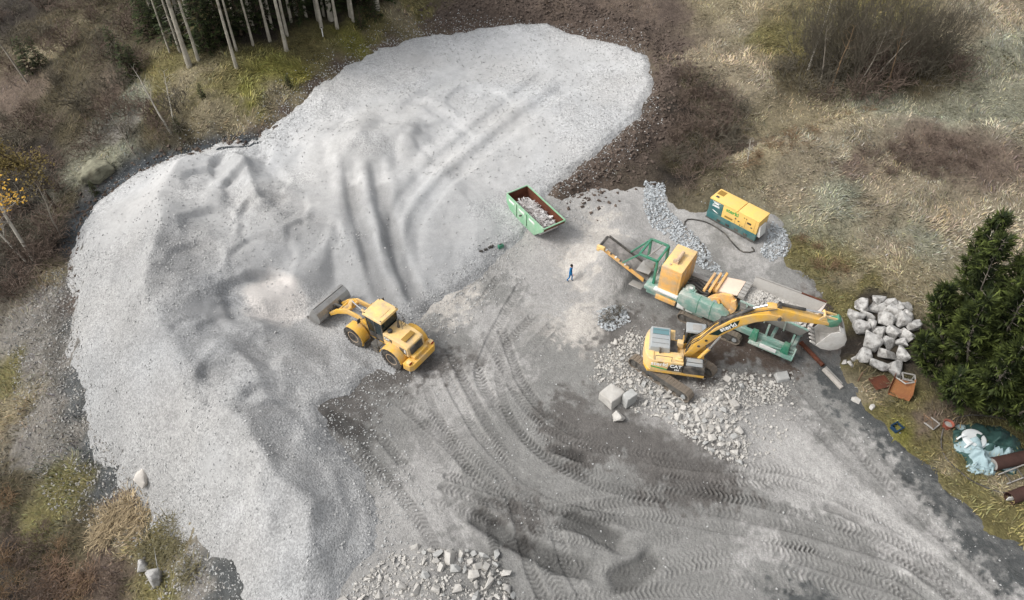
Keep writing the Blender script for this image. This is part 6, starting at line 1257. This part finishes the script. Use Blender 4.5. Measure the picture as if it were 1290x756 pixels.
# ------------------------------------------------------------------ conifers
def spruce_mesh(seed, H, z0, rad, per=7, dz=.55, dens=6., bl=.55, wd=.14, col0=S(34,44,26), col1=S(66,76,40), droop=.35):
    gg = np.random.default_rng(seed); R_ = []; A_ = []; Ln = []; Le = []; Cc = []; segs = []; z = z0
    while z < H-.2:
        f_ = (H-z)/(H-z0); L = rad*(.15+.85*f_**.85)
        for k in range(per):
            a = gg.uniform(0, 6.28); l = L*gg.uniform(.7, 1.15); rise = .25-.75*f_*droop*2; n = max(3, int(l*dens)); p0 = np.array([0, 0, z+gg.uniform(-.2, .2)]); d = np.array([math.cos(a), math.sin(a), rise*.6]); segs.append((*p0, *(p0+d*l*.9), .03*f_+.015, .008))
            t = np.sqrt(gg.uniform(.03, 1.0, n)); pt = p0+d*(l*t)[:, None]-np.array([0, 0, droop*.5])*((l*t)**1.3)[:, None]*.25; sg = gg.choice([-1, 1], n)
            R_.append(pt); A_.append(a+sg*gg.uniform(.2, 1.0, n)); Ln.append(gg.uniform(1.15, 1.9, n)); Le.append(bl*gg.uniform(.6, 1.2, n)*(.55+.45*f_)); w_ = (t**2*gg.uniform(.3, 1., n))[:, None]; Cc.append(np.array(col0[:3])*(1-w_)+np.array(col1[:3])*w_)
        z += dz*gg.uniform(.7, 1.2)
    R_ = np.vstack(R_); n = len(R_); V, F_, CC = blades(R_, np.concatenate(A_), np.concatenate(Ln), np.concatenate(Le), np.full(n, wd), gg.uniform(-.1, .5, n), np.vstack(Cc)*np.clip(gg.normal(1, .22, n), .5, 1.7)[:, None])
    return raw_mesh('crown', V, F_, CC, smooth=False), segs_mesh('limbs', segs)
def trunk_mesh(H, r, seed):
    gg = np.random.default_rng(seed); b = MB(); n = 8; pts = [(gg.normal(0, .05)*i*.4, gg.normal(0, .05)*i*.4, H*i/n-.3*(i == 0)) for i in range(n+1)]; b.tube(pts, [r*(1.25 if i == 0 else 1-.85*i/n) for i in range(n+1)], 9); return b.mesh('trunk')
tall = []
for k in range(3): c, l = spruce_mesh(60+k, 21, 9.0+k, 2.6, 7, .6, 5.5, .8, .2); tall.append((c, l, trunk_mesh(20.5, .27, k)))
full = []
for k in range(3): c, l = spruce_mesh(70+k, 15, 1.2, 3.0, 8, .55, 6., .75, .2); full.append((c, l, trunk_mesh(14.5, .22, 10+k)))
yng = []
for k in range(2): c, l = spruce_mesh(80+k, 4.2, .25, 1.15, 8, .28, 11., .34, .09, S(36,46,26), S(70,78,40)); yng.append((c, l, trunk_mesh(4.0, .07, 20+k)))
for t in tall+full+yng: t[0].materials.append(M_need); t[1].materials.append(M_barkd); t[2].materials.append(M_trunk if t in tall else M_barkd)
def conifer(px, py, kind, label, group, sc=1., name='spruce_tree', p=None, dead=False):
    t = kind[int(g.integers(0, len(kind)))]; p = p or at(px, py); o = thing(name, label, 'tree', p, g.uniform(0, 6.28), group); o.scale = (sc, sc, sc*g.uniform(.9, 1.1)); mesh_obj('crown', t[0], None, o); mesh_obj('limbs', t[1], None, o); mesh_obj('trunk', t[2], None, o); return o
FT = [(239,84,1.25),(227,66,.7),(250,76,.75),(214,66,.5),(298,86,.8),(298,64,.6),(319,57,.6),(320,39,.7),(340,52,.75),(343,36,.7),(361,64,.95),(362,45,.75),(367,27,.75),(386,22,.7),(405,35,.85),(408,20,.65),(425,36,.8),(445,27,.7)]
for k, (px, py, sc) in enumerate(sorted(FT)):
    o = conifer(px, py, tall, 'tall pale trunked conifer along the wood edge, %s trunk from the left' % WORDS[k], 'trunks along the wood edge', 1.0); o.scale = (sc*.72, sc*.72, 1.0)
    if k in (1, 3):  # dead lower branches
        segs = []; gg = np.random.default_rng(k)
        for _ in range(26): z = gg.uniform(1.2, 6); a = gg.uniform(0, 6.28); l = gg.uniform(.6, 1.7); segs.append((0, 0, z, math.cos(a)*l, math.sin(a)*l, z-.15*l, .025, .008))
        mesh_obj('dead_branches', segs_mesh('dead', segs), M_barkp, o)
bk_ = []
for px in range(190, 500, 26):
    for py in (22, -12, -48): bk_.append((px+g.uniform(-9, 9)+(-18 if py < 0 else 0), py+g.uniform(-7, 7)-(0 if px < 430 else 6)))
WN = lambda k: '%s of the dark spruces behind' % k
for k, (px, py) in enumerate(bk_): conifer(px, py, full if (k % 3 or py < 0) else tall, 'dark spruce in the shaded wood behind the pale trunks', 'dark spruces of the wood', g.uniform(.8, 1.1))
for k, (px, py, sc) in enumerate(((40,92,1.0),(52,84,.8),(150,78,.9),(166,100,1.0),(172,92,.8),(255,122,.35),(225,165,.4),(262,66,1.0),(276,58,1.1),(290,52,1.0),(240,52,1.0),(206,30,1.2),(188,46,1.2),(180,20,1.3),(120,245,.35),(470,22,.9),(455,35,.6),(364,110,.35))):
    conifer(px, py, yng, 'young dark spruce growing on the slope left of the wood, %s from the left' % WORDS[k] if False else 'small dark young spruce, %s from the left in the upper left slope' % WORDS[sorted([a for a, _, _ in ((40,92,1.0),(52,84,.8),(150,78,.9),(166,100,1.0),(172,92,.8),(255,122,.35),(225,165,.4),(262,66,1.0),(276,58,1.1),(290,52,1.0),(240,52,1.0),(206,30,1.2),(188,46,1.2),(180,20,1.3),(120,245,.35),(470,22,.9),(455,35,.6),(364,110,.35))]).index(px)], 'young spruces of the upper left', sc, 'young_spruce')
for k, (px, py, sc) in enumerate(((222,58,.5),(262,60,.62),(282,50,.66),(304,44,.62),(330,34,.6),(378,24,.55),(416,14,.6),(455,8,.6),(482,2,.55),(196,26,.6))): conifer(px, py, full, 'half grown dark spruce between the pale trunks of the wood edge', 'half grown spruces of the wood edge', sc)
p = at(407, 46); o = thing('marker_post', 'short white marker post among the wood edge grass', 'post', p); b = MB(); b.cyl((0,0,-.1),(0,0,.9),.06,8); b.build('post_shaft', M_wht, o); b = MB(); b.cyl((0,0,.9),(0,0,.98),.07,8); b.build('post_cap', M_blk, o)
# big conifer on the right: several upright leaders sharing one skirt
tp = at(1248, 500); BT = thing('conifer_tree', 'big dark green conifer with many upright tips at the right edge', 'tree', tp); BT.scale = (1.24, 1.24, 1.48)
gg = np.random.default_rng(5); R_ = []; A_ = []; Le = []; Ln = []; Cc = []; segs = []; W2_ = []
lead = [(0,0,13.2,2.3),(1.5,.8,12.2,2.0),(-1.6,.4,11.4,2.0),(.4,-1.6,10.8,2.0),(-.6,2.0,11.6,2.0),(-2.8,-.8,9.3,1.8),(2.6,-1.2,10.2,1.9),(-1.4,-2.4,8.6,1.8),(1.5,-2.8,8.6,1.8),(-3.4,1.4,8.6,1.7),(-4.0,-.4,6.8,1.6),(-3.0,-2.6,6.2,1.7),(0,-3.8,6.0,1.8),(2.8,-3.4,6.4,1.8),(3.6,1.6,10,1.8),(-4.4,1.8,5.6,1.5),(-1.6,-3.8,4.4,1.6),(-4.4,-2.0,3.8,1.5),(1.6,-4.4,4.0,1.6),(3.8,-3.0,5.2,1.6),(-4.9,.6,3.4,1.3),(-2.6,3.2,8.5,1.7)]
for lx, ly, H, rad in lead:
    base = np.array([lx*.25, ly*.25, .3]); top = np.array([lx, ly, H]); bend = np.array([lx*1.02, ly*1.02, H*.55]); nseg = 6; prev = base
    for i in range(1, nseg+1): t = i/nseg; q_ = base*(1-t)**2+2*bend*t*(1-t)+top*t*t; segs.append((*prev, *q_, .13*(1-t)+.02, .13*(1-t-.14)+.03)); prev = q_
    nb = int(H*27)
    for _ in range(nb):
        t = gg.uniform(.12, 1.0)**.8; c = base*(1-t)**2+2*bend*t*(1-t)+top*t*t; fr = 1-t; l = rad*(.12+.95*fr**.8)*gg.uniform(.6, 1.15); a = gg.uniform(0, 6.28); rise = gg.uniform(-.15, .6); d = np.array([math.cos(a), math.sin(a), rise])
        n = max(5, int(9+l*17)); tt = np.sqrt(gg.uniform(.02, 1, n)); pt = c+d*(l*tt)[:, None]+np.array([0, 0, .25])*((tt**2)*l)[:, None]; 
        if gg.random() < .25: segs.append((*c, *(c+d*l*.85), .02, .008))
        out = math.hypot(c[0]+d[0]*l, c[1]+d[1]*l)/5.5
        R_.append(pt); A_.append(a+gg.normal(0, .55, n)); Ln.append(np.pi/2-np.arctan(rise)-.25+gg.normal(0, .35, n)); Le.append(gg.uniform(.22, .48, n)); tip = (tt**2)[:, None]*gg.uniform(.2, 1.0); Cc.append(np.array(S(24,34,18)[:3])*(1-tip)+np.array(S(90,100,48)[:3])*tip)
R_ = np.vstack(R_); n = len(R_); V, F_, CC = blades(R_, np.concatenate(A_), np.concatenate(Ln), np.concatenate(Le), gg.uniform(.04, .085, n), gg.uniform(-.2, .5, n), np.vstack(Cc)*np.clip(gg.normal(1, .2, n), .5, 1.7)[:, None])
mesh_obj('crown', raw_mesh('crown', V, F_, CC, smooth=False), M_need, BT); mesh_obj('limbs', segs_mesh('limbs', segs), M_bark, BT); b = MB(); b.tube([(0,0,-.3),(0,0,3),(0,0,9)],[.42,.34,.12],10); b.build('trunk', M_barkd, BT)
# clods and roots thrown up along the soil bank
q = []; 
for _ in range(9000):
    i = int(g.integers(0, len(SPOIL))); q.append(SPOIL[i]+g.normal(0, 1.9, 2))
for _ in range(900):
    i = int(g.integers(0, len(BANK)//2)); q.append(BANK[i]+g.normal(0, 1.5, 2))
q = np.array(q); q = q[sdist(q[:, 0], q[:, 1], HEAP) < -.3]; pt = np.column_stack([q, surf(q[:, 0], q[:, 1])])
merged_stones(pt, .03+.26*g.random(len(pt))**4, g, 'soil_clods', mat('brown clods', S(88,77,69), .95, var=.45, vscale=.9), 'dark brown clods of earth thrown up round the heap', .15)
# stones on the left rubble slope
q = np.array(inside([(60,340),(95,330),(100,440),(120,540),(165,600),(220,660),(300,740),(200,756),(150,690),(60,640),(20,520),(10,440)], 6500, g))[:, :2]; q = q[sdist(q[:, 0], q[:, 1], HEAP) < .2]; pt = np.column_stack([q, surf(q[:, 0], q[:, 1])])
merged_stones(pt, .025+.12*g.random(len(pt))**4, g, 'slope_stones', mat('slope stones', S(150,147,142), .9, var=.4, vscale=1.4), 'pale stones strewn down the left rubble slope')
